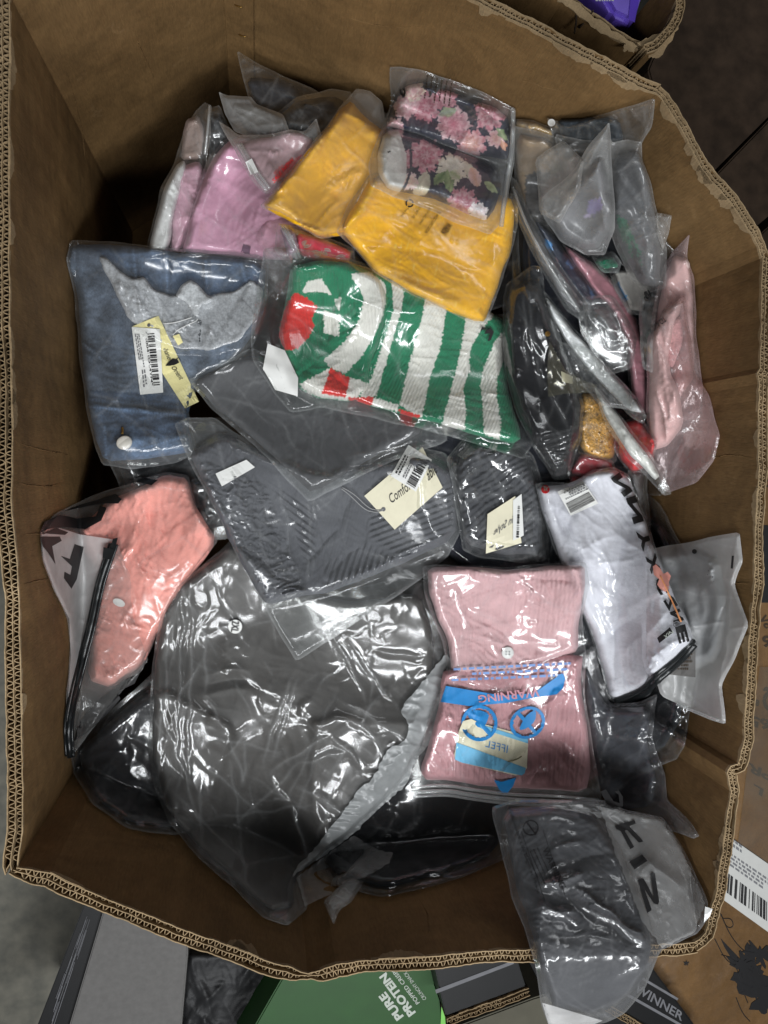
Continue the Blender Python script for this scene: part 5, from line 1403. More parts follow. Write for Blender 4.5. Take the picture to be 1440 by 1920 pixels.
# crinkled grey liner strip along the open mouth of the bag
flat_poly(LJ, 'liner_strip', [(838, 1222), (840, 1262), (822, 1318), (826, 1366), (808, 1392), (776, 1428), (764, 1470), (716, 1510), (660, 1566), (600, 1610), (562, 1632), (546, 1646), (556, 1626), (592, 1590), (622, 1548), (660, 1500), (674, 1478), (700, 1460), (728, 1402), (756, 1394), (770, 1364), (748, 1330), (790, 1282), (816, 1250)], M['strip'], off=.003, sp=2.6, rnd=.2, it=1, wob=.0045, rag=3.0)
flat_poly(LJ, 'open_flap', [(556, 1646), (600, 1612), (664, 1566), (700, 1590), (736, 1600), (730, 1618), (690, 1640), (640, 1668), (590, 1690), (572, 1700)], M['frost'], off=.003, sp=3, wob=.004, rag=2.5)
item('plastic_bag', 'small crumpled clear bag tail hanging at the near wall below the leather jacket', 'plastic bag',
     [(606, 1690), (660, 1640), (684, 1650), (660, 1690), (636, 1708), (626, 1734)], [], fm='gloss', seed=66, nf=18, flapT=.01, crump=.004, base=lambda x, y: WZc_s(x, y) + .016, hold=False)
# ---- top layer
# ribbed sweater
def sweater_h(px, py):
    r1 = np.clip(sdist(px, py, [(352, 850), (430, 880), (500, 910), (560, 1060), (580, 1120), (500, 1136), (430, 1000)]) / 8, 0, 1)
    r2 = np.clip(sdist(px, py, [(500, 900), (590, 950), (596, 1040), (570, 1060), (545, 980)]) / 8, 0, 1)
    r3 = np.clip(sdist(px, py, [(700, 930), (860, 900), (850, 1020), (770, 1060), (690, 1010), (690, 960)]) / 8, 0, 1)
    r4 = np.clip(sdist(px, py, [(600, 1060), (690, 1015), (770, 1060), (720, 1090), (610, 1110)]) / 8, 0, 1)
    wx = px + 9 * noise(px / 24., py / 24., 3); wy = py + 9 * noise(px / 24., py / 24., 7)
    ru = .0062 * (ridge(wx / 26., wy / 11., 5) - .3) + .0036 * (ridge(wx / 13., wy / 7., 6) - .3)
    w = 2 * np.pi / 11.0
    def rib(ax, ay): 
        s = np.sin((px * ax + py * ay) * w); return .0030 * np.tanh(1.6 * s)
    return r1 * ru + r2 * rib(-.60, .80) + r3 * rib(.36, .93) + r4 * rib(.95, .30)
scr = [(482, 900, 560, 1112, -.006, 5), (552, 925, 600, 1100, .004, 5), (462, 880, 520, 1130, -.005, 4), (590, 930, 600, 1035, .004, 6), (656, 910, 640, 990, -.006, 5), (640, 990, 566, 1056, -.007, 5), (690, 960, 680, 1020, -.004, 4), (680, 1020, 610, 1080, -.005, 4), (400, 860, 440, 1000, -.004, 4), (430, 960, 505, 1110, -.003, 4), (470, 1120, 600, 1110, .007, 12), (600, 1110, 850, 1006, .006, 12), (600, 1085, 620, 1100, -.005, 4)]
SW = item('ribbed_sweater', 'charcoal ribbed sweater in a clear bag with cream Comfort hang tag', 'bagged sweater',
     [(326, 796), (350, 784), (402, 784), (470, 830), (560, 880), (650, 890), (780, 838), (832, 848), (862, 880), (862, 1000), (840, 1046), (770, 1100), (660, 1172), (556, 1240), (530, 1200), (500, 1148), (446, 1046), (396, 940), (350, 856)],
     [dict(poly=[(354, 848), (420, 812), (500, 850), (600, 880), (700, 870), (800, 850), (856, 890), (856, 1010), (720, 1072), (612, 1112), (560, 1120), (500, 1136), (470, 1090), (420, 990), (380, 900)], T=.045, R=34, col=mottle((92, 93, 98), .08, 30, 5), mat='rib', hf=sweater_h, cr=scr, n=4, sp=2.3, name='knit_body', uvang=.3)],
     fm='poly', seed=71, r=7, nf=26, fa=(.0012, .003), lift=.004, fcr=[(492, 1142, 620, 1108, .006, 6), (400, 790, 480, 840, .004, 4), (560, 1226, 760, 1100, .004, 3), (545, 1200, 640, 1150, .003, 8)])
sheet(SW, 'blank_label', [(404, 888), (462, 862), (478, 876), (416, 912)], M['paper'], on='film', off=.001, n=(8, 4))
ht = sheet(SW, 'hang_tag', [(740, 993), (683, 930), (792, 838), (830, 914)], M['cream'], on='film', off=.001, n=(8, 8), sm=14)
disc(SW, 'eyelet', 719, 955, 4, M['grey_ink'], on='film', off=.0022, parent=ht, n=14, thick=.0005)
text(SW, 'Comfort', [(735, 944), (778, 912), (768, 896), (726, 930)], M['ink'], on='film', off=.0022, parent=ht, sm=14, shear=.35)
text(SW, 'able', [(804, 902), (822, 884), (812, 866), (796, 886)], M['ink'], on='film', off=.0022, parent=ht, sm=14, shear=.35)
wl = sheet(SW, 'barcode_label', [(732, 892), (766, 834), (810, 862), (780, 922)], M['paper'], on='film', off=.0028, n=(6, 6), sm=14, parent=ht)
bars(SW, [(762, 906), (788, 858), (803, 866), (778, 916)], M['ink'], on='film', off=.0042, parent=ht, sm=14, seed=8)
lines(SW, [(740, 886), (764, 842), (772, 847), (750, 892)], M['ink'], 2, on='film', off=.0042, parent=ht, sm=14)
lines(SW, [(754, 894), (776, 850), (782, 854), (762, 898)], M['grey_ink'], 2, on='film', off=.0042, parent=ht, sm=14)
cord(SW, 'string', [(642, 914), (664, 926), (690, 952), (706, 957), (719, 955)], .0009, M['string'], on='film', off=.001, sm=14)
cord(SW, 'string', [(640, 916), (656, 928), (684, 956), (704, 961), (718, 957)], .0009, M['string'], on='film', off=.0012, sm=14)

# second ribbed garment
SW2 = item('ribbed_sweater', 'charcoal ribbed sweater in a crumpled clear bag with cream Style hang tag', 'bagged sweater',
     [(836, 860), (872, 818), (930, 812), (1000, 850), (1020, 920), (1028, 1000), (1030, 1060), (950, 1052), (900, 1046), (866, 1030), (856, 960), (846, 900)],
     [dict(poly=[(858, 862), (890, 828), (980, 846), (1012, 920), (1020, 1040), (940, 1040), (870, 1020), (862, 940)], T=.05, R=36, col=mottle((80, 81, 85), .1, 30, 7), mat='rib', n=12, sp=2.6,
           hf=lambda px, py: .0026 * np.tanh(1.6 * np.sin((px * .55 + py * .83 + 6 * noise(px / 40, py / 40, 3)) * 2 * np.pi / 11)), name='knit_body')],
     fm='gloss', seed=72, r=7, nf=44, fa=(.0015, .005), fl=(20, 110), crump=.0015, fcr=[(842, 872, 870, 960, .007, 4), (858, 950, 876, 1036, .007, 4), (840, 884, 862, 868, .008, 4), (890, 970, 896, 1000, .008, 6), (880, 900, 896, 945, .005, 3)])
ht = sheet(SW2, 'hang_tag', [(911, 1038), (914, 964), (966, 930), (978, 1018)], M['cream'], on='film', off=.003, n=(7, 7), sm=14)
text(SW2, 'in Style', [(964, 984), (924, 1008), (928, 990), (962, 966)], M['grey_ink'], on='film', off=.0045, parent=ht, sm=14, shear=-.3)
wl = sheet(SW2, 'barcode_label', [(962, 1014), (962, 938), (978, 926), (982, 1004)], M['paper'], on='film', off=.005, n=(3, 6), sm=14)
bars(SW2, [(968, 1008), (971, 948), (975, 948), (973, 1008)], M['ink'], on='film', off=.0065, parent=wl, sm=14, seed=9)

# charcoal folded plain garment on top of the sweater
PL = item('charcoal_garment', 'plain smooth charcoal garment in a soft clear bag between striped sweater and ribbed sweater', 'bagged clothes',
     [(352, 712), (400, 690), (470, 652), (560, 690), (700, 740), (840, 800), (838, 828), (700, 880), (580, 942), (540, 900), (470, 828), (400, 770)],
     [dict(poly=[(358, 716), (470, 662), (580, 700), (720, 760), (800, 806), (700, 856), (588, 926), (548, 890), (470, 818), (410, 768)], T=.03, R=22, col=mottle((80, 80, 82), .08, 60, 6), mat='cotton', n=8, amp=(.0015, .004), w=(8, 20), cr=[(470, 760, 700, 800, .004, 16), (600, 740, 700, 840, -.003, 14)], name='folded_garment')],
     fm='poly', seed=73, r=7, nf=30, fa=(.0008, .0025), fl=(60, 200), fcr=[(640, 860, 835, 826, .005, 4), (500, 890, 540, 880, .006, 3), (585, 936, 690, 880, .005, 4)])

# knitted striped sweater
SX = lambda x: 480 + x / 2.769
SY = lambda y: 460 + y / 2.769
def zp_(l): return [(SX(x), SY(y)) for x, y in l]
GRN = (42, 128, 92); WHT = (226, 224, 216); RED = (214, 58, 52)
stripes = [
 (zp_([(700, 150), (770, 240), (755, 330), (690, 560), (625, 785), (540, 790), (560, 740), (600, 690), (680, 450), (712, 340), (710, 240)]), WHT),
 (zp_([(875, 160), (990, 200), (985, 350), (960, 520), (900, 700), (860, 895), (745, 830), (800, 600), (860, 380), (880, 270)]), WHT),
 (zp_([(1090, 230), (1260, 330), (1170, 440), (1120, 520), (1105, 600), (1115, 640), (1075, 740), (1090, 850), (1085, 960), (960, 950), (1010, 760), (1060, 560), (1085, 420)]), WHT),
 (zp_([(1300, 430), (1300, 560), (1270, 640), (1250, 700), (1252, 800), (1270, 920), (1265, 1010), (1185, 980), (1175, 820), (1165, 720), (1180, 640), (1200, 590), (1240, 500)]), WHT),
 (zp_([(490, 150), (590, 138), (670, 200), (676, 290), (660, 360), (610, 480), (540, 590), (460, 668), (380, 630), (352, 592), (380, 570), (460, 500), (530, 400), (560, 290), (540, 230)]), WHT),
 (zp_([(240, 245), (265, 185), (340, 172), (395, 258), (330, 240)]), WHT), (zp_([(350, 338), (436, 362), (430, 474), (352, 456)]), WHT), (zp_([(408, 285), (446, 262), (432, 345)]), WHT),
 (zp_([(200, 245), (260, 270), (322, 318), (290, 372), (302, 420), (270, 484), (210, 540), (150, 545), (112, 470), (150, 320)]), RED),
 (zp_([(225, 720), (375, 640), (500, 690), (580, 715), (510, 812), (340, 790), (270, 770)]), WHT), (zp_([(388, 636), (490, 690), (462, 790), (340, 772)]), RED),
 (zp_([(470, 790), (612, 786), (604, 830), (500, 822)]), RED), (zp_([(612, 790), (742, 830), (732, 862), (600, 832)]), WHT), (zp_([(735, 846), (858, 882), (840, 900), (760, 890)]), RED)]
ST = item('striped_sweater', 'green and white striped knit sweater with red patches in a clear bag', 'bagged sweater',
     [(494, 468), (520, 462), (600, 470), (700, 498), (800, 560), (900, 590), (966, 590), (960, 660), (975, 740), (1000, 830), (982, 862), (900, 834), (820, 812), (760, 798), (690, 782), (600, 764), (545, 774), (510, 730), (472, 672), (470, 620), (484, 540)],
     [dict(poly=[(690, 505), (760, 520), (880, 566), (950, 600), (944, 660), (950, 720), (978, 822), (960, 832), (900, 818), (840, 800), (720, 768), (660, 752), (662, 700), (700, 640)], T=.05, R=30, col=paint(GRN, stripes, 2.5), mat='knit', sp=2.1, n=10, amp=(.0015, .004), w=(8, 18), cr=[(880, 640, 866, 800, .006, 10), (905, 640, 896, 810, -.006, 9), (930, 640, 930, 800, .006, 10), (745, 545, 690, 740, .003, 10)], name='knit_body', uvang=.25),
      dict(poly=[(545, 500), (600, 488), (660, 494), (715, 520), (732, 560), (722, 620), (698, 690), (690, 738), (660, 752), (600, 748), (560, 730), (546, 690), (530, 662), (522, 628), (536, 560)], T=.075, R=30, col=paint(GRN, stripes, 2.5), mat='knit', sp=2.1, n=8, amp=(.0015, .004), w=(6, 12),
           cr=[(605, 560, 602, 660, -.010, 5), (640, 530, 612, 650, -.010, 5), (640, 530, 620, 500, -.006, 6), (660, 730, 610, 690, -.006, 5), (602, 660, 560, 710, -.008, 6), (680, 560, 650, 660, .006, 14), (570, 690, 600, 650, .006, 10), (730, 560, 700, 690, -.006, 7)], name='knit_sleeve', uvang=-.4)],
     fm='clear', seed=74, r=7, nf=22, fa=(.0008, .0025), fl=(60, 200), fcr=[(500, 640, 545, 765, .004, 3), (640, 762, 720, 785, .004, 3), (590, 745, 620, 765, .005, 3)], slack=20)
flat_poly(ST, 'white_label', [(502, 644), (534, 657), (559, 709), (558, 743), (516, 731), (493, 691)], M['paper'], off=.0012, sp=5, sm=5)
flat_poly(ST, 'arrow_print', [(900, 622), (904, 612), (914, 618), (922, 614), (911, 606), (910, 602), (926, 622), (920, 638), (914, 640), (919, 625), (908, 626), (912, 618), (906, 618)], M['ink'], off=.002, sp=3)

# yellow pieces
YEL = (250, 190, 18)
Y1 = item('yellow_garment', 'mustard yellow garment in a frosted bag pointing up to the far wall', 'bagged clothes',
     [(486, 386), (520, 350), (560, 300), (610, 240), (640, 196), (668, 166), (694, 170), (716, 190), (724, 230), (724, 280), (716, 340), (690, 400), (650, 440), (600, 448), (540, 414)],
     [dict(poly=[(489, 387), (522, 352), (563, 300), (611, 242), (640, 202), (658, 188), (690, 222), (722, 250), (722, 330), (700, 392), (652, 440), (602, 446), (545, 415)], T=.07, R=60, col=mottle(YEL, .05, 50, 3), mat='cotton', n=8, amp=(.002, .006), w=(8, 20), cr=[(590, 430, 640, 370, .006, 10), (560, 400, 700, 300, .005, 20), (640, 206, 690, 236, .006, 6)], name='folded_garment')],
     fm='frost_light', seed=75, r=7, nf=12, fa=(.002, .005), lift=.005, fcr=[(540, 408, 640, 442, .005, 4), (600, 440, 640, 400, .004, 4)])
def yslub(px, py):
    c = np.tile(lin(YEL), (len(px), 1))
    a = .25; u = px * math.cos(a) + py * math.sin(a); v = -px * math.sin(a) + py * math.cos(a)
    n = noise(u / 4.2, v / 26., 6)
    return c * (1 + .05 * fbm(px / 60, py / 60, 2))[:, None] + np.clip((n - .42) * 1.2, 0, .4)[:, None] * np.array([.5, .42, .2])
Y2 = item('yellow_garment', 'bright yellow slub garment in a clear printed bag under the floral bag', 'bagged clothes',
     [(630, 436), (652, 384), (694, 324), (800, 326), (900, 350), (972, 366), (972, 420), (960, 470), (930, 560), (912, 606), (880, 604), (800, 566), (740, 536), (700, 510), (664, 466)],
     [dict(poly=[(640, 436), (660, 390), (700, 330), (800, 334), (900, 354), (966, 376), (958, 470), (926, 552), (909, 602), (886, 603), (800, 563), (742, 532), (704, 509), (666, 466)], T=.05, R=34, col=yslub, mat='slub', sp=2.4, n=12, amp=(.0015, .004), w=(7, 16), ang=.35, cr=[(730, 450, 930, 520, -.003, 9), (740, 470, 900, 560, .003, 14), (690, 480, 740, 440, .004, 9), (920, 540, 898, 590, -.006, 5), (700, 400, 940, 480, .003, 14)], uvang=.3, name='folded_garment')],
     fm='poly', seed=76, r=7, nf=24, fa=(.001, .003), fang=.35, fspread=.3, fl=(60, 220), fcr=[(660, 412, 700, 404, .006, 4), (700, 500, 900, 598, .003, 4)])
_y = np.array
def run(o, d, up, L_, H_): 
    o = _y(o, float); d = _y(d, float) / np.hypot(*d); up = _y(up, float) / np.hypot(*up); return [o, o + d * L_, o + d * L_ + up * H_, o + up * H_]
D_, U_ = (-.55, .84), (.84, .55)
text(Y2, 'WARN', run((838, 416), D_, U_, 22, 13), M['dark_ink'], bold=.03)
text(Y2, 'TO AVOID SUFFOCATION', run((822, 395), D_, U_, 48, 6), M['dark_ink'], bold=.01)
text(Y2, 'KEEP BAG AWAY', run((804, 390), D_, U_, 36, 5), M['dark_ink'])
text(Y2, 'DO NOT USE', run((786, 386), D_, U_, 26, 5), M['dark_ink'])
text(Y2, 'THIS BAG', run((762, 388), D_, U_, 20, 5), M['dark_ink'])
for k in range(3):
    a = k * 2.094 + .4
    cord(Y2, 'recycling_mark', [(768 + 7 * math.cos(a), 381 + 7 * math.sin(a)), (768 + 7 * math.cos(a + .8), 381 + 7 * math.sin(a + .8)), (768 + 7 * math.cos(a + 1.6), 381 + 7 * math.sin(a + 1.6))], .0012, M['ink'], off=-.0002)

# floral dress
fr = random.Random(21)
def flower_col(px, py):
    navy = lin((44, 46, 66)); c = np.tile(navy, (len(px), 1))
    jx = px + 2.5 * noise(px / 7., py / 7., 4); jy = py + 2.5 * noise(px / 7., py / 7., 8)
    def petal(cx, cy_, R, n, k1, k2, k3, rot):
        t = np.arctan2(jy - cy_, jx - cx) + rot; r = np.hypot(jx - cx, jy - cy_) / R
        edge = .70 + .30 * np.abs(np.cos(n * t / 2)) + .06 * np.cos(3 * n * t)
        m = r < edge
        ring = .5 + .5 * np.sin(r * 13 + 1.2 * np.sin(n * t))
        w = np.clip(r / edge, 0, 1)[:, None]; rg = (ring * .55)[:, None]
        cc = (lin(k1) * (1 - w) + lin(k2) * w) * (1 - rg) + lin(k3) * rg
        c[m] = cc[m]
    def leaf(x0, y0, x1, y1, wd, k1, k2):
        ex, ey = x1 - x0, y1 - y0; L2 = ex * ex + ey * ey
        t = ((jx - x0) * ex + (jy - y0) * ey) / L2; d = ((jx - x0) * -ey + (jy - y0) * ex) / math.sqrt(L2)
        m = (t > 0) & (t < 1) & (np.abs(d) < wd * np.sin(np.pi * np.clip(t, 0, 1)))
        k = np.clip(np.abs(d) / wd, 0, 1)[:, None]
        cc = lin(k1) * (1 - k) + lin(k2) * k
        c[m] = cc[m]
    IV = (226, 214, 190); LG = (168, 184, 128); DG = (110, 138, 84); PK = (206, 120, 140); DP = (166, 62, 92); LP = (232, 196, 200); PE = (226, 170, 140)
    for x0, y0, x1, y1, w in [(806, 330, 776, 372, 14), (800, 318, 790, 366, 12), (868, 300, 900, 350, 11), (830, 300, 870, 330, 14)]: leaf(x0, y0, x1, y1, w, IV, (200, 196, 170))
    petal(798, 292, 34, 9, DP, PK, LP, .3); petal(848, 316, 30, 8, (214, 208, 196), IV, (236, 226, 214), 1.0)
    leaf(838, 318, 846, 362, 10, LG, DG); leaf(836, 322, 812, 346, 9, DG, LG); leaf(842, 320, 864, 336, 9, LG, IV)
    leaf(908, 340, 934, 362, 7, LG, (200, 214, 160)); leaf(884, 312, 896, 352, 11, PE, LP)
    petal(868, 380, 30, 9, DP, PK, LP, .8); petal(896, 398, 20, 7, (230, 222, 226), (244, 238, 238), LP, .2)
    petal(762, 300, 20, 8, DP, PK, LP, .5); petal(768, 340, 18, 6, PE, LP, IV, 0)
    # upper half
    petal(800, 200, 30, 8, DP, PK, LP, .1); petal(850, 232, 34, 9, PK, LP, DP, .6); petal(918, 214, 32, 9, DP, PK, LP, 1.2); petal(884, 270, 30, 8, PE, PK, LP, .4); petal(760, 200, 24, 7, (214, 190, 190), LP, PK, .4); petal(776, 170, 22, 7, LP, IV, PK, .8); petal(930, 260, 18, 7, PE, LP, PK, .4); petal(836, 186, 22, 7, LP, PK, DP, .4); petal(740, 240, 20, 7, (200, 180, 176), LP, PK, .1)
    leaf(822, 214, 856, 206, 9, (170, 180, 160), LG); leaf(932, 240, 950, 262, 7, LG, DG); leaf(940, 262, 948, 282, 6, PE, (220, 130, 90)); leaf(870, 196, 896, 226, 8, navy * 0 + 60, (40, 40, 60))
    # the white lining end with its bound edge
    ln_ = sdist(px, py, [(700, 250), (748, 244), (762, 290), (762, 330), (752, 360), (700, 360)]) > 0; c[ln_] = lin((222, 220, 214))
    bd = np.abs(np.hypot((px - 640) * .9, py - 300) - 118) < 2.2
    c[bd & (py > 250)] = navy
    g_ = c.mean(1)[:, None]; c = c * .8 + g_ * .2
    dl = np.abs((py - 236) - (px - 756) * .42 - 10 * np.sin((px - 756) / 60.)) < 3; c[dl & (px > 756)] = navy
    return c
FL = item('floral_dress', 'navy dress with pink and cream flowers folded in a clear printed bag', 'bagged dress',
     [(730, 126), (752, 124), (790, 132), (850, 150), (930, 184), (958, 200), (966, 204), (966, 300), (952, 370), (940, 420), (920, 440), (860, 420), (800, 392), (740, 370), (696, 350), (690, 310), (712, 250), (734, 190)],
     [dict(poly=[(738, 190), (760, 160), (800, 156), (860, 178), (930, 200), (954, 224), (958, 280), (950, 300), (880, 290), (800, 262), (740, 240), (722, 236)], T=.07, R=40, col=flower_col, mat='satin', sp=2.0, n=22, amp=(.003, .008), w=(5, 10), cr=[(744, 200, 930, 270, -.006, 8), (790, 180, 830, 240, -.005, 7)], name='dress_fold'),
      dict(poly=[(708, 290), (720, 250), (752, 240), (800, 256), (880, 292), (930, 316), (940, 344), (930, 390), (912, 414), (880, 402), (824, 376), (772, 364), (728, 354), (708, 324)], T=.09, R=40, col=flower_col, mat='satin', sp=2.0, n=10, amp=(.002, .005), w=(6, 12), cr=[(762, 250, 762, 362, -.006, 5)], name='dress_fold')],
     fm='poly', seed=77, r=6, nf=30, fa=(.0015, .005), fl=(30, 120), fcr=[(820, 385, 845, 378, .006, 3), (864, 392, 880, 380, .006, 3), (740, 370, 800, 388, .005, 3)])
for k in range(6):
    x = 800 + k * 9
    lines(FL, [(x, 140 + k * 3), (x - 6, 184 + k * 4), (x - 2, 185 + k * 4), (x + 4, 141 + k * 3)], M['dark_ink'], 1, dens=8, seed=k)
text(FL, 'C', [(752, 182), (748, 168), (758, 165), (762, 178)], M['ink'], bold=.05)
cord(FL, 'folded_edge', [(962, 206), (962, 250), (958, 300), (948, 350), (940, 425)], .004, M['clear_plastic'], off=-.001)
lines(FL, [(728, 288), (733, 286), (731, 281), (726, 283)], M['ink'], 1, on='garment', dens=2)

# black tall bag
BT = item('black_garment', 'tall black garment in a clear bag gathered at the top, puckered at its foot', 'bagged clothes',
     [(1000, 498), (1014, 500), (1020, 520), (1022, 560), (1040, 600), (1060, 660), (1086, 730), (1096, 762), (1090, 820), (1078, 860), (1068, 896), (1040, 902), (1026, 880), (1000, 840), (966, 770), (946, 700), (942, 620), (944, 560), (950, 532), (976, 514)],
     [dict(poly=[(954, 545), (985, 525), (1012, 540), (1034, 600), (1056, 660), (1082, 730), (1090, 768), (1084, 820), (1066, 888), (1038, 896), (1002, 838), (970, 766), (950, 695), (946, 610)], T=.09, R=30, col=mottle((34, 34, 36), .1, 40, 4), mat='cotton', n=8, amp=(.002, .005), w=(8, 16),
           cr=[(1000, 580, 1000, 660, .006, 8), (1000, 660, 1050, 780, .006, 8)] + [(1010 + k, 838 + k * 7, 1082 - k * 3, 822 + k * 9, .004 * (1 if k % 2 else -1), 3.2) for k in range(8)], name='folded_garment')],
     fm='thin', seed=78, r=7, nf=14, fa=(.002, .005), fang=1.3, fspread=.3, lift=.004,
     fcr=[(994, 560, 996, 660, .004, 2.5), (996, 660, 1012, 700, .004, 2.5), (1012, 700, 1060, 800, .004, 2.5), (980, 530, 996, 566, .010, 4), (1018, 520, 998, 566, .010, 4)] + [(1000 + k * 2, 826 + k * 8, 1086 - k * 3, 800 + k * 11, .005, 3) for k in range(8)])
disc(BT, 'gold_sequin', 1027, 626, 5, M['brass'], off=.002, n=12)
flat_poly(BT, 'olive_flap', [(1030, 640), (1060, 694), (1090, 712), (1122, 722), (1108, 736), (1060, 738), (1028, 744), (1026, 690)], mat_film('olive_film', frost=.12, rough=.2, edge=.2, tint=(.80, .78, .66), fcol=(.5, .48, .38)), off=.004, sp=4)
sheet(BT, 'white_label', [(1054, 716), (1074, 720), (1074, 706), (1052, 696)], M['paper'], off=.003, n=(3, 2))

# frosted bag on the right wall
FB = item('frosted_bag', 'grey garment in a wide frosted bag leaning on the right wall, black dot and bar', 'bagged clothes',
     [(1216, 1030), (1250, 1022), (1300, 1014), (1386, 997), (1392, 1052), (1377, 1098), (1404, 1172), (1380, 1230), (1354, 1284), (1357, 1320), (1360, 1359), (1300, 1336), (1240, 1304), (1216, 1240)],
     [dict(poly=[(1226, 1040), (1300, 1028), (1340, 1050), (1356, 1130), (1340, 1230), (1300, 1250), (1230, 1230)], T=.03, R=24, col=mottle((92, 95, 100), .1, 40, 5), mat='cotton', n=6, name='folded_garment')],
     fm='frost_white', seed=79, r=8, nf=10, fa=(.002, .005), lift=.004, fcr=[(1384, 1000, 1372, 1100, .006, 4), (1372, 1100, 1368, 1180, .006, 4), (1368, 1180, 1350, 1280, .006, 4), (1402, 1172, 1368, 1178, .006, 4), (1280, 1172, 1368, 1168, .004, 4), (1350, 1280, 1358, 1355, .005, 4)])
disc(FB, 'black_dot', 1302, 1034, 4.5, M['ink'], off=.002)
sheet(FB, 'black_bar', [(1370, 1066), (1374, 1066), (1376, 1042), (1372, 1042)], M['ink'], off=.002, n=(1, 2))
cord(FB, 'seal_strip', [(1268, 1320), (1310, 1336), (1346, 1350)], .0026, M['clear_plastic'])
pt = sheet(FB, 'paper_slip', [(1248, 1264), (1304, 1270), (1304, 1210), (1262, 1222)], M['grey_board'], on='film', off=.003, n=(4, 4))
lines(FB, [(1266, 1256), (1298, 1258), (1298, 1222), (1268, 1228)], M['dark_ink'], 5, off=.0045, parent=pt)

# white shirt
WS = item('white_shirt', 'white shirt in a clear bag with black lettering, red sticker and barcode label', 'bagged shirt',
     [(1003, 908), (1030, 904), (1070, 906), (1110, 880), (1152, 876), (1178, 890), (1206, 960), (1234, 1040), (1262, 1110), (1290, 1160), (1306, 1204), (1280, 1236), (1232, 1280), (1216, 1304), (1156, 1328), (1140, 1310), (1112, 1200), (1070, 1100), (1036, 1020), (1014, 950)],
     [dict(poly=[(1008, 912), (1060, 910), (1112, 884), (1151, 880), (1177, 893), (1205, 966), (1232, 1042), (1260, 1111), (1288, 1161), (1302, 1202), (1262, 1240), (1228, 1268), (1210, 1296), (1156, 1314), (1142, 1302), (1114, 1198), (1072, 1098), (1038, 1018), (1016, 950)], T=.06, R=36, col=mottle((214, 214, 221), .03, 50, 3), mat='cotton', n=16, amp=(.002, .005), w=(6, 14), sp=2.7,
           cr=[(1050, 960, 1110, 1090, -.006, 6), (1120, 1010, 1190, 1180, .004, 6), (1130, 990, 1230, 1050, .004, 9), (1110, 1070, 1200, 1040, .005, 12), (1160, 1140, 1270, 1110, .006, 12), (1130, 1200, 1230, 1130, -.006, 9), (1170, 1230, 1260, 1140, .006, 9), (1160, 1000, 1150, 1300, -.003, 4), (1040, 940, 1060, 1010, -.007, 6), (1200, 1240, 1290, 1190, .005, 7)], name='shirt_body')],
     fm='clear', seed=80, r=7, nf=40, fa=(.0012, .004), fl=(20, 120), crump=.0008, lift=.006, fcr=[(1030, 960, 1044, 970, .006, 3), (1112, 1130, 1150, 1200, .006, 3), (1130, 1150, 1170, 1140, .006, 4), (1140, 1280, 1190, 1290, .006, 4), (1100, 1080, 1130, 1150, .005, 3)])
sk = disc(WS, 'size_sticker', 1022.5, 917.5, 8, M['red_ink'], off=.002)
text(WS, 'XL', [(1029, 913), (1019, 912), (1017, 919), (1027, 921)], M['white_ink'], off=.0042, parent=sk, bold=.03)
wl = sheet(WS, 'barcode_label', [(1070, 967), (1045, 922), (1093, 901), (1122, 944)], M['paper'], off=.002, n=(7, 6))
bars(WS, [(1070, 962), (1061, 944), (1104, 922), (1116, 938)], M['ink'], off=.0036, parent=wl, n=30, seed=11)
lines(WS, [(1096, 908), (1056, 926), (1062, 938), (1104, 918)], M['grey_ink'], 3, off=.0036, parent=wl)
text(WS, 'KSYYJ29', [(1092, 905), (1056, 921), (1058, 926), (1095, 910)], M['ink'], off=.0036, parent=wl)
def edge_pt(t):
    e = np.array([(1160, 880), (1196, 930), (1216, 1000), (1236, 1050), (1252, 1100), (1272, 1130), (1284, 1160), (1296, 1206)], float)
    k = np.clip(t * 7, 0, 6.999); i = int(k); return e[i] * (1 - k + i) + e[i + 1] * (k - i)
word = 'NNYXCZNE'
for i, chh in enumerate(word):
    a_ = edge_pt(i / 8 + .012); b_ = edge_pt((i + 1) / 8 - .012); d = b_ - a_; nrm = np.array((-d[1], d[0])); nrm /= np.hypot(*nrm); w_ = 22
    # tops of the letters point into the heap
    q = [a_ - nrm * -2, b_ - nrm * -2, b_ + nrm * w_, a_ + nrm * w_]
    text(WS, chh, q, M['ink'], on='film', off=.0016, bold=.05, name='black_letter', lim=3.5)
flat_poly(WS, 'coral_flower', [(1224, 1062), (1230, 1058), (1238, 1066), (1244, 1076), (1252, 1072), (1258, 1080), (1254, 1092), (1256, 1102), (1248, 1110), (1238, 1104), (1232, 1096), (1236, 1086), (1226, 1078)], mat_plain('coral_print', (232, 160, 146), .6), off=.003, sp=3)
cord(WS, 'orange_stem', [(1238, 1080), (1252, 1110), (1266, 1140), (1277, 1166)], .0016, mat_plain('orange_print', (220, 150, 100), .6), off=.002)
cord(WS, 'safety_loop', [(1277, 1164), (1274, 1172), (1264, 1176), (1262, 1168), (1270, 1164), (1276, 1168)], .0009, M['grey_ink'], off=.002)
bk = sheet(WS, 'black_tag', [(1236, 1206), (1262, 1186), (1256, 1176), (1232, 1196)], M['ink'], off=.003, n=(4, 2))
text(WS, 'NIX', [(1260, 1180), (1244, 1192), (1247, 1199), (1263, 1187)], M['white_ink'], off=.0045, parent=bk)
cord(WS, 'black_hem', [(1156, 1322), (1210, 1300), (1226, 1280), (1268, 1246), (1302, 1208)], .0065, M['zip'], off=-.008)
cord(WS, 'black_hem', [(1154, 1312), (1206, 1292), (1222, 1270), (1264, 1238), (1300, 1202)], .0045, M['zip'], off=-.004)

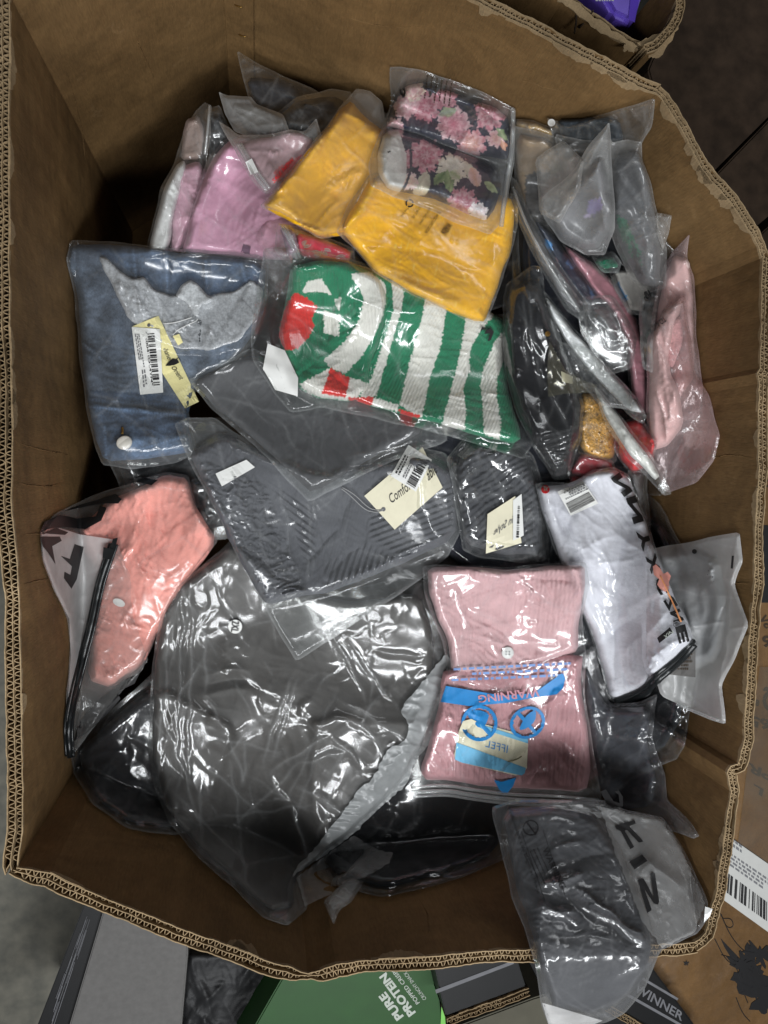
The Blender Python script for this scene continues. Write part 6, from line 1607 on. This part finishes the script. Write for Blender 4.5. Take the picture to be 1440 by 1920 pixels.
# grey bag below it
item('bagged_clothes', 'slate garment in a crumpled clear bag with a tapering tail, under the white shirt', 'bagged clothes',
     [(1086, 1230), (1112, 1210), (1144, 1320), (1200, 1316), (1234, 1300), (1222, 1380), (1246, 1450), (1252, 1500), (1300, 1548), (1312, 1566), (1300, 1572), (1220, 1545), (1150, 1540), (1110, 1480), (1100, 1380)],
     [dict(poly=[(1094, 1240), (1140, 1330), (1220, 1325), (1212, 1390), (1230, 1460), (1220, 1510), (1150, 1520), (1116, 1460), (1104, 1380)], T=.04, R=30, col=mottle((58, 62, 70), .1, 40, 4), mat='satin', n=12, name='folded_garment')],
     fm='greyfilm', seed=81, r=8, nf=34, fa=(.002, .006), crump=.003, fcr=[(1110, 1400, 1130, 1470, .008, 4), (1120, 1400, 1140, 1470, .008, 4), (1180, 1470, 1300, 1560, .006, 6), (1140, 1380, 1220, 1390, .006, 8)])

# pink dress
def pd_h(px, py):
    return .0007 * np.sin((px + .06 * py + 3 * noise(px / 50, py / 50, 2)) * 2 * np.pi / 9.0)
PD = item('pink_dress', 'dusty pink ribbed dress in a clear zip bag printed in blue, with swing tag', 'bagged dress',
     [(792, 1062), (840, 1058), (950, 1064), (1040, 1056), (1100, 1054), (1106, 1090), (1092, 1160), (1096, 1190), (1100, 1232), (1096, 1300), (1112, 1400), (1124, 1470), (1130, 1526), (1060, 1518), (960, 1508), (870, 1492), (772, 1488), (778, 1440), (800, 1360), (838, 1250), (830, 1200), (806, 1150), (796, 1110)],
     [dict(poly=[(832, 1250), (1092, 1220), (1088, 1290), (1104, 1380), (1108, 1440), (1098, 1484), (1000, 1478), (900, 1474), (860, 1466), (800, 1462), (788, 1446), (804, 1390), (822, 1320)], T=.055, R=22, col=mottle((194, 149, 153), .05, 30, 4), mat='rib', hf=pd_h, wk=.0042, n=22, amp=(.002, .006), w=(5, 10), uvang=.06, sp=2.5, cr=[(1020, 1370, 1100, 1440, .006, 7), (1010, 1390, 1080, 1450, -.005, 5), (820, 1400, 846, 1460, -.007, 5), (840, 1380, 856, 1460, .007, 6), (800, 1430, 830, 1470, -.006, 4), (870, 1330, 920, 1310, .006, 8), (920, 1310, 990, 1330, .006, 8), (1040, 1230, 1020, 1330, -.005, 6), (900, 1450, 1060, 1446, .005, 8)], name='dress_body'),
      dict(poly=[(800, 1064), (870, 1062), (960, 1068), (1040, 1060), (1096, 1060), (1098, 1092), (1084, 1170), (1086, 1218), (1040, 1240), (940, 1270), (846, 1262), (842, 1206), (816, 1150), (804, 1110)], off=.01, T=.055, R=24, col=mottle((207, 171, 173), .04, 30, 5), mat='rib', hf=pd_h, wk=.0036, n=14, amp=(.002, .005), w=(6, 12), uvang=.06, sp=2.5, cr=[(960, 1080, 1090, 1092, -.008, 6), (990, 1084, 1010, 1130, -.006, 5), (1010, 1090, 1030, 1120, .006, 5), (900, 1120, 1020, 1110, .004, 9), (1000, 1100, 970, 1180, .004, 7), (820, 1180, 1080, 1172, .004, 8), (890, 1170, 880, 1250, -.004, 4), (1000, 1180, 1000, 1240, -.003, 4)], name='dress_bodice')],
     fm='gloss', seed=82, r=8, nf=30, fa=(.0012, .0035), fl=(40, 160), crump=.0006, lift=.006,
     fcr=[(850, 1094, 880, 1190, .006, 4), (880, 1140, 950, 1170, .006, 5), (868, 1190, 948, 1210, .007, 4), (855, 1400, 900, 1352, .008, 4), (860, 1394, 890, 1356, .006, 3), (920, 1366, 980, 1340, .007, 4), (930, 1450, 1010, 1380, .008, 4), (910, 1460, 950, 1440, .008, 3), (1000, 1380, 1026, 1364, .007, 4), (838, 1260, 960, 1300, .005, 4), (880, 1330, 980, 1270, .006, 3), (980, 1250, 1080, 1210, .005, 4), (850, 1250, 1000, 1250, .004, 4)])
bt = disc(PD, 'button', 952, 1224, 11.5, M['white_plastic'], on='garment', off=.003, thick=.002, dome=.0015)
for dx, dy in ((-3, -2), (3, -2), (-3, 3), (3, 3)):
    disc(PD, 'button_hole', 952 + dx, 1224 + dy, 1.3, M['grey_ink'], on='garment', off=.0062, n=8, thick=.0003, parent=bt)
# swing tag inside the bag
tg = flat_poly(PD, 'swing_tag', [(868, 1352), (884, 1348), (900, 1356), (960, 1372), (988, 1384), (990, 1396), (988, 1440), (980, 1452), (966, 1454), (866, 1430), (853, 1424), (852, 1414), (860, 1372)], M['cream'], on='garment', off=.004, sp=4, sm=8)
flat_poly(PD, 'blue_band', [(856, 1392), (986, 1440), (984, 1450), (978, 1454), (866, 1430), (853, 1424)], M['sky_card'], on='garment', off=.0052, sp=4, parent=tg, sm=8)
flat_poly(PD, 'blue_band', [(900, 1358), (990, 1386), (990, 1394), (902, 1366)], M['sky_card'], on='garment', off=.0052, sp=4, parent=tg, sm=8)
text(PD, 'IFFEL', [(951, 1412), (910, 1400), (912, 1388), (953, 1398)], M['blue_ink'], on='garment', off=.0054, parent=tg, sm=8, bold=-.01)
cord(PD, 'tag_string', [(978, 1418), (970, 1424), (952, 1428)], .0009, mat_plain('olive_cord', (120, 116, 84)), on='garment', off=.006, parent=tg)
# blue print on the film
flat_poly(PD, 'blue_band', [(836, 1286), (870, 1292), (940, 1304), (1000, 1300), (1054, 1262), (1060, 1272), (1056, 1290), (1044, 1302), (990, 1310), (950, 1318), (880, 1324), (826, 1316)], M['blue_ink'], off=.0015, sp=3.5)
text(PD, 'WARNING', [(1010, 1288), (896, 1304), (898, 1318), (1012, 1306)], mat_plain('pink_clear', (196, 142, 152), .6), off=.0026, bold=.02)
def ring(cx, cy_, R, w, sq=1.0, rot=0):
    t = np.linspace(0, 2 * np.pi, 44, endpoint=False)
    def c_(r): return [(cx + r * math.cos(a) * math.cos(rot) - r * sq * math.sin(a) * math.sin(rot), cy_ + r * math.cos(a) * math.sin(rot) + r * sq * math.sin(a) * math.cos(rot)) for a in t]
    return c_(R), c_(R - w)
for cx, cy_, sq, rot in ((899, 1356, 1.0, 0), (989, 1355, .86, -.5)):
    o_, i_ = ring(cx, cy_, 34, 6.5, sq, rot)
    flat_poly(PD, 'blue_ring', o_, M['blue_ink'], off=.0016, sp=3.2, holes=[i_])
flat_poly(PD, 'blue_slash', [(876, 1334), (882, 1330), (922, 1374), (917, 1380)], M['blue_ink'], off=.002, sp=3)
flat_poly(PD, 'blue_slash', [(966, 1336), (972, 1332), (1010, 1376), (1005, 1380)], M['blue_ink'], off=.002, sp=3)
flat_poly(PD, 'baby_mark', [(874, 1336), (896, 1330), (918, 1338), (914, 1352), (906, 1366), (892, 1362), (890, 1350), (882, 1350)], M['blue_ink'], off=.0018, sp=3, rnd=.25, it=1)
flat_poly(PD, 'baby_mark', [(990, 1338), (1006, 1330), (1004, 1352), (988, 1366), (972, 1370), (980, 1352)], M['blue_ink'], off=.0018, sp=3, rnd=.25, it=1)
flat_poly(PD, 'blue_arrow', [(926, 1462), (940, 1466), (968, 1458), (962, 1474), (952, 1486), (944, 1487), (936, 1480)], M['blue_ink'], off=.0018, sp=3)
for k in range(3):
    lines(PD, [(1070 - 6 * k, 1240 + k * 11), (842, 1252 + k * 10), (842, 1258 + k * 10), (1070 - 6 * k, 1247 + k * 11)], mat_plain('faint_blue_ink', (120, 150, 200), .6), 1, off=.0014, seed=k, dens=16, fill=.7)
# press-seal strips
zb = [(776, 1480), (840, 1476), (880, 1484), (960, 1494), (1040, 1496), (1122, 1504)]
for k, (dy, rd) in enumerate(((-4, .0030), (6, .0042), (14, .0026))):
    cord(PD, 'press_seal', [(x, y + dy) for x, y in zb], rd, M['clear_plastic'], off=.001)

# grey lettered bag hanging over the near rim
_HY = np.arange(1400., 1980., 2.)
_HZ = np.interp(_HY, [1440, 1520, 1620, 1700, 1750, 1785, 1810, 1840, 1880, 1940], [.80, .83, .885, .925, .950, .966, .970, .964, .946, .905])
_HZ = np.convolve(np.pad(_HZ, 20, mode='edge'), np.hanning(43)[1:-1] / np.hanning(43)[1:-1].sum(), mode='valid') + .002
def hang(px, py):
    z = np.interp(py, _HY, _HZ)
    z = np.maximum(z, np.where(py < 1776, WZc_s(px, py) + .012, -9))
    return z - .03 * np.clip((1010 - px) / 90., 0, 1)
HB = item('lettered_bag', 'grey garment in a translucent bag with black capital letters, hanging over the near rim', 'bagged clothes',
     [(920, 1514), (960, 1500), (1040, 1500), (1130, 1500), (1180, 1520), (1240, 1530), (1276, 1580), (1304, 1640), (1328, 1690), (1326, 1722), (1306, 1752), (1270, 1768), (1240, 1782), (1232, 1794), (1212, 1850), (1172, 1900), (1136, 1918), (1090, 1926), (1030, 1930), (1014, 1880), (1002, 1800), (978, 1730), (958, 1680), (946, 1620)],
     [dict(poly=[(944, 1524), (1040, 1514), (1120, 1530), (1160, 1600), (1200, 1690), (1222, 1770), (1204, 1846), (1130, 1900), (1040, 1896), (1018, 1830), (992, 1730), (964, 1650)], T=.035, R=24, col=mottle((74, 75, 78), .1, 60, 5), mat='satin', n=6, amp=(.003, .008), w=(10, 20),
           cr=[(1020, 1660, 1100, 1630, .014, 12), (1000, 1640, 1140, 1600, -.012, 12), (1000, 1690, 1090, 1720, .014, 14), (1060, 1680, 1200, 1780, -.010, 8), (1070, 1660, 1220, 1770, .010, 8), (1030, 1600, 1100, 1575, .010, 10)], name='folded_garment')],
     fm='greyfilm', seed=83, base=hang, nf=20, fa=(.0015, .004), flapT=.004, inside=False,
     fcr=[(1070, 1680, 1232, 1784, .012, 7), (1010, 1660, 1080, 1634, .010, 8), (1020, 1700, 1090, 1740, .010, 8), (1150, 1580, 1190, 1700, .006, 4), (1240, 1780, 1130, 1910, .006, 5), (1060, 1880, 1140, 1912, .010, 5), (1130, 1880, 1140, 1915, .010, 4), (1200, 1600, 1290, 1680, .010, 14), (1010, 1800, 1060, 1880, .006, 5)])
flat_poly(HB, 'pale_back', [(1124, 1512), (1238, 1534), (1272, 1582), (1300, 1642), (1322, 1690), (1302, 1748), (1242, 1778), (1206, 1732), (1180, 1664), (1150, 1588)], M['frost'], off=.0012, sp=3, rag=3)
flat_poly(HB, 'pale_back', [(1016, 1880), (1030, 1926), (1100, 1926), (1130, 1914), (1070, 1896)], M['milky'], off=.0012, sp=4)
for pts in ([(1153, 1548), (1190, 1537), (1192, 1544), (1180, 1549), (1204, 1574), (1206, 1578), (1198, 1580), (1176, 1556), (1171, 1557), (1189, 1588), (1182, 1592), (1164, 1558), (1156, 1555)],
            [(1180, 1616), (1204, 1602), (1214, 1614), (1190, 1630)],
            [(1196, 1650), (1206, 1646), (1216, 1664), (1226, 1684), (1220, 1640), (1222, 1636), (1228, 1638), (1236, 1690), (1234, 1696), (1226, 1694), (1208, 1666), (1222, 1706), (1214, 1712)],
            [(1126, 1484), (1136, 1480), (1150, 1502), (1162, 1506), (1160, 1490), (1152, 1484), (1160, 1482), (1168, 1494), (1168, 1512), (1150, 1514), (1138, 1508)]):
    flat_poly(HB, 'black_letter', pts, M['ink'], off=.003, sp=3.2)
W_ = (.42, .91); WU = (.91, -.42)
text(HB, 'WARNING', run((1016, 1592), W_, WU, 84, 12), M['ink'], off=.002, bold=.02)
for k in range(4): lines(HB, run((1006 - k * 7, 1590 + k * 3), W_, WU, 82 - 6 * k, 3.4), M['ink'], 1, off=.002, seed=k, dens=16)
text(HB, 'Fashionable Life Begin at Moda', run((950, 1516), (.33, .94), (.94, -.33), 170, 8), M['ink'], off=.002)
o_, i_ = ring(995, 1552, 15, 2.2)
flat_poly(HB, 'warning_ring', o_, M['ink'], off=.002, sp=2.6, holes=[i_])
flat_poly(HB, 'warning_slash', [(985, 1541), (987, 1539), (1006, 1564), (1004, 1566)], M['ink'], off=.002, sp=3)
cord(HB, 'print_line', [(1018, 1556), (1060, 1680)], .0004, M['ink'], off=.0002)
cord(HB, 'print_line', [(978, 1560), (1022, 1690)], .0004, M['ink'], off=.0002)
sheet(HB, 'adhesive_tab', [(1320, 1730), (1331, 1718), (1336, 1704), (1322, 1700)], M['white_plastic'], off=.003, n=(2, 2))

# black wrapped things on the floor under the near rim
I = item('black_bag', 'crumpled black sack on the floor beside the green carton', 'sack',
     None, [dict(poly=[(340, 1780), (420, 1780), (560, 1810), (580, 1850), (540, 1990), (330, 1990)], T=.08, R=50, col=(30, 30, 31), mat='leather', n=20, amp=(.004, .012), w=(8, 18), name='sack_body')],
     base=lambda x, y: np.full(np.shape(x), .24), hold=False, seed=90, inside=False)
lb = sheet(I, 'barcode_label', [(458, 1940), (500, 1826), (520, 1858), (484, 1960)], M['grey_board'], on='garment', off=.006, n=(4, 4))
bars(I, [(466, 1930), (500, 1838), (514, 1858), (486, 1944)], M['ink'], on='garment', off=.0085, parent=lb, n=22, seed=14)
prism('sack_base', [(350, 1800), (420, 1800), (545, 1826), (560, 1850), (525, 1960), (345, 1960)], .002, .2405, M['black_board'], I.root, .01).location = -I.root.location
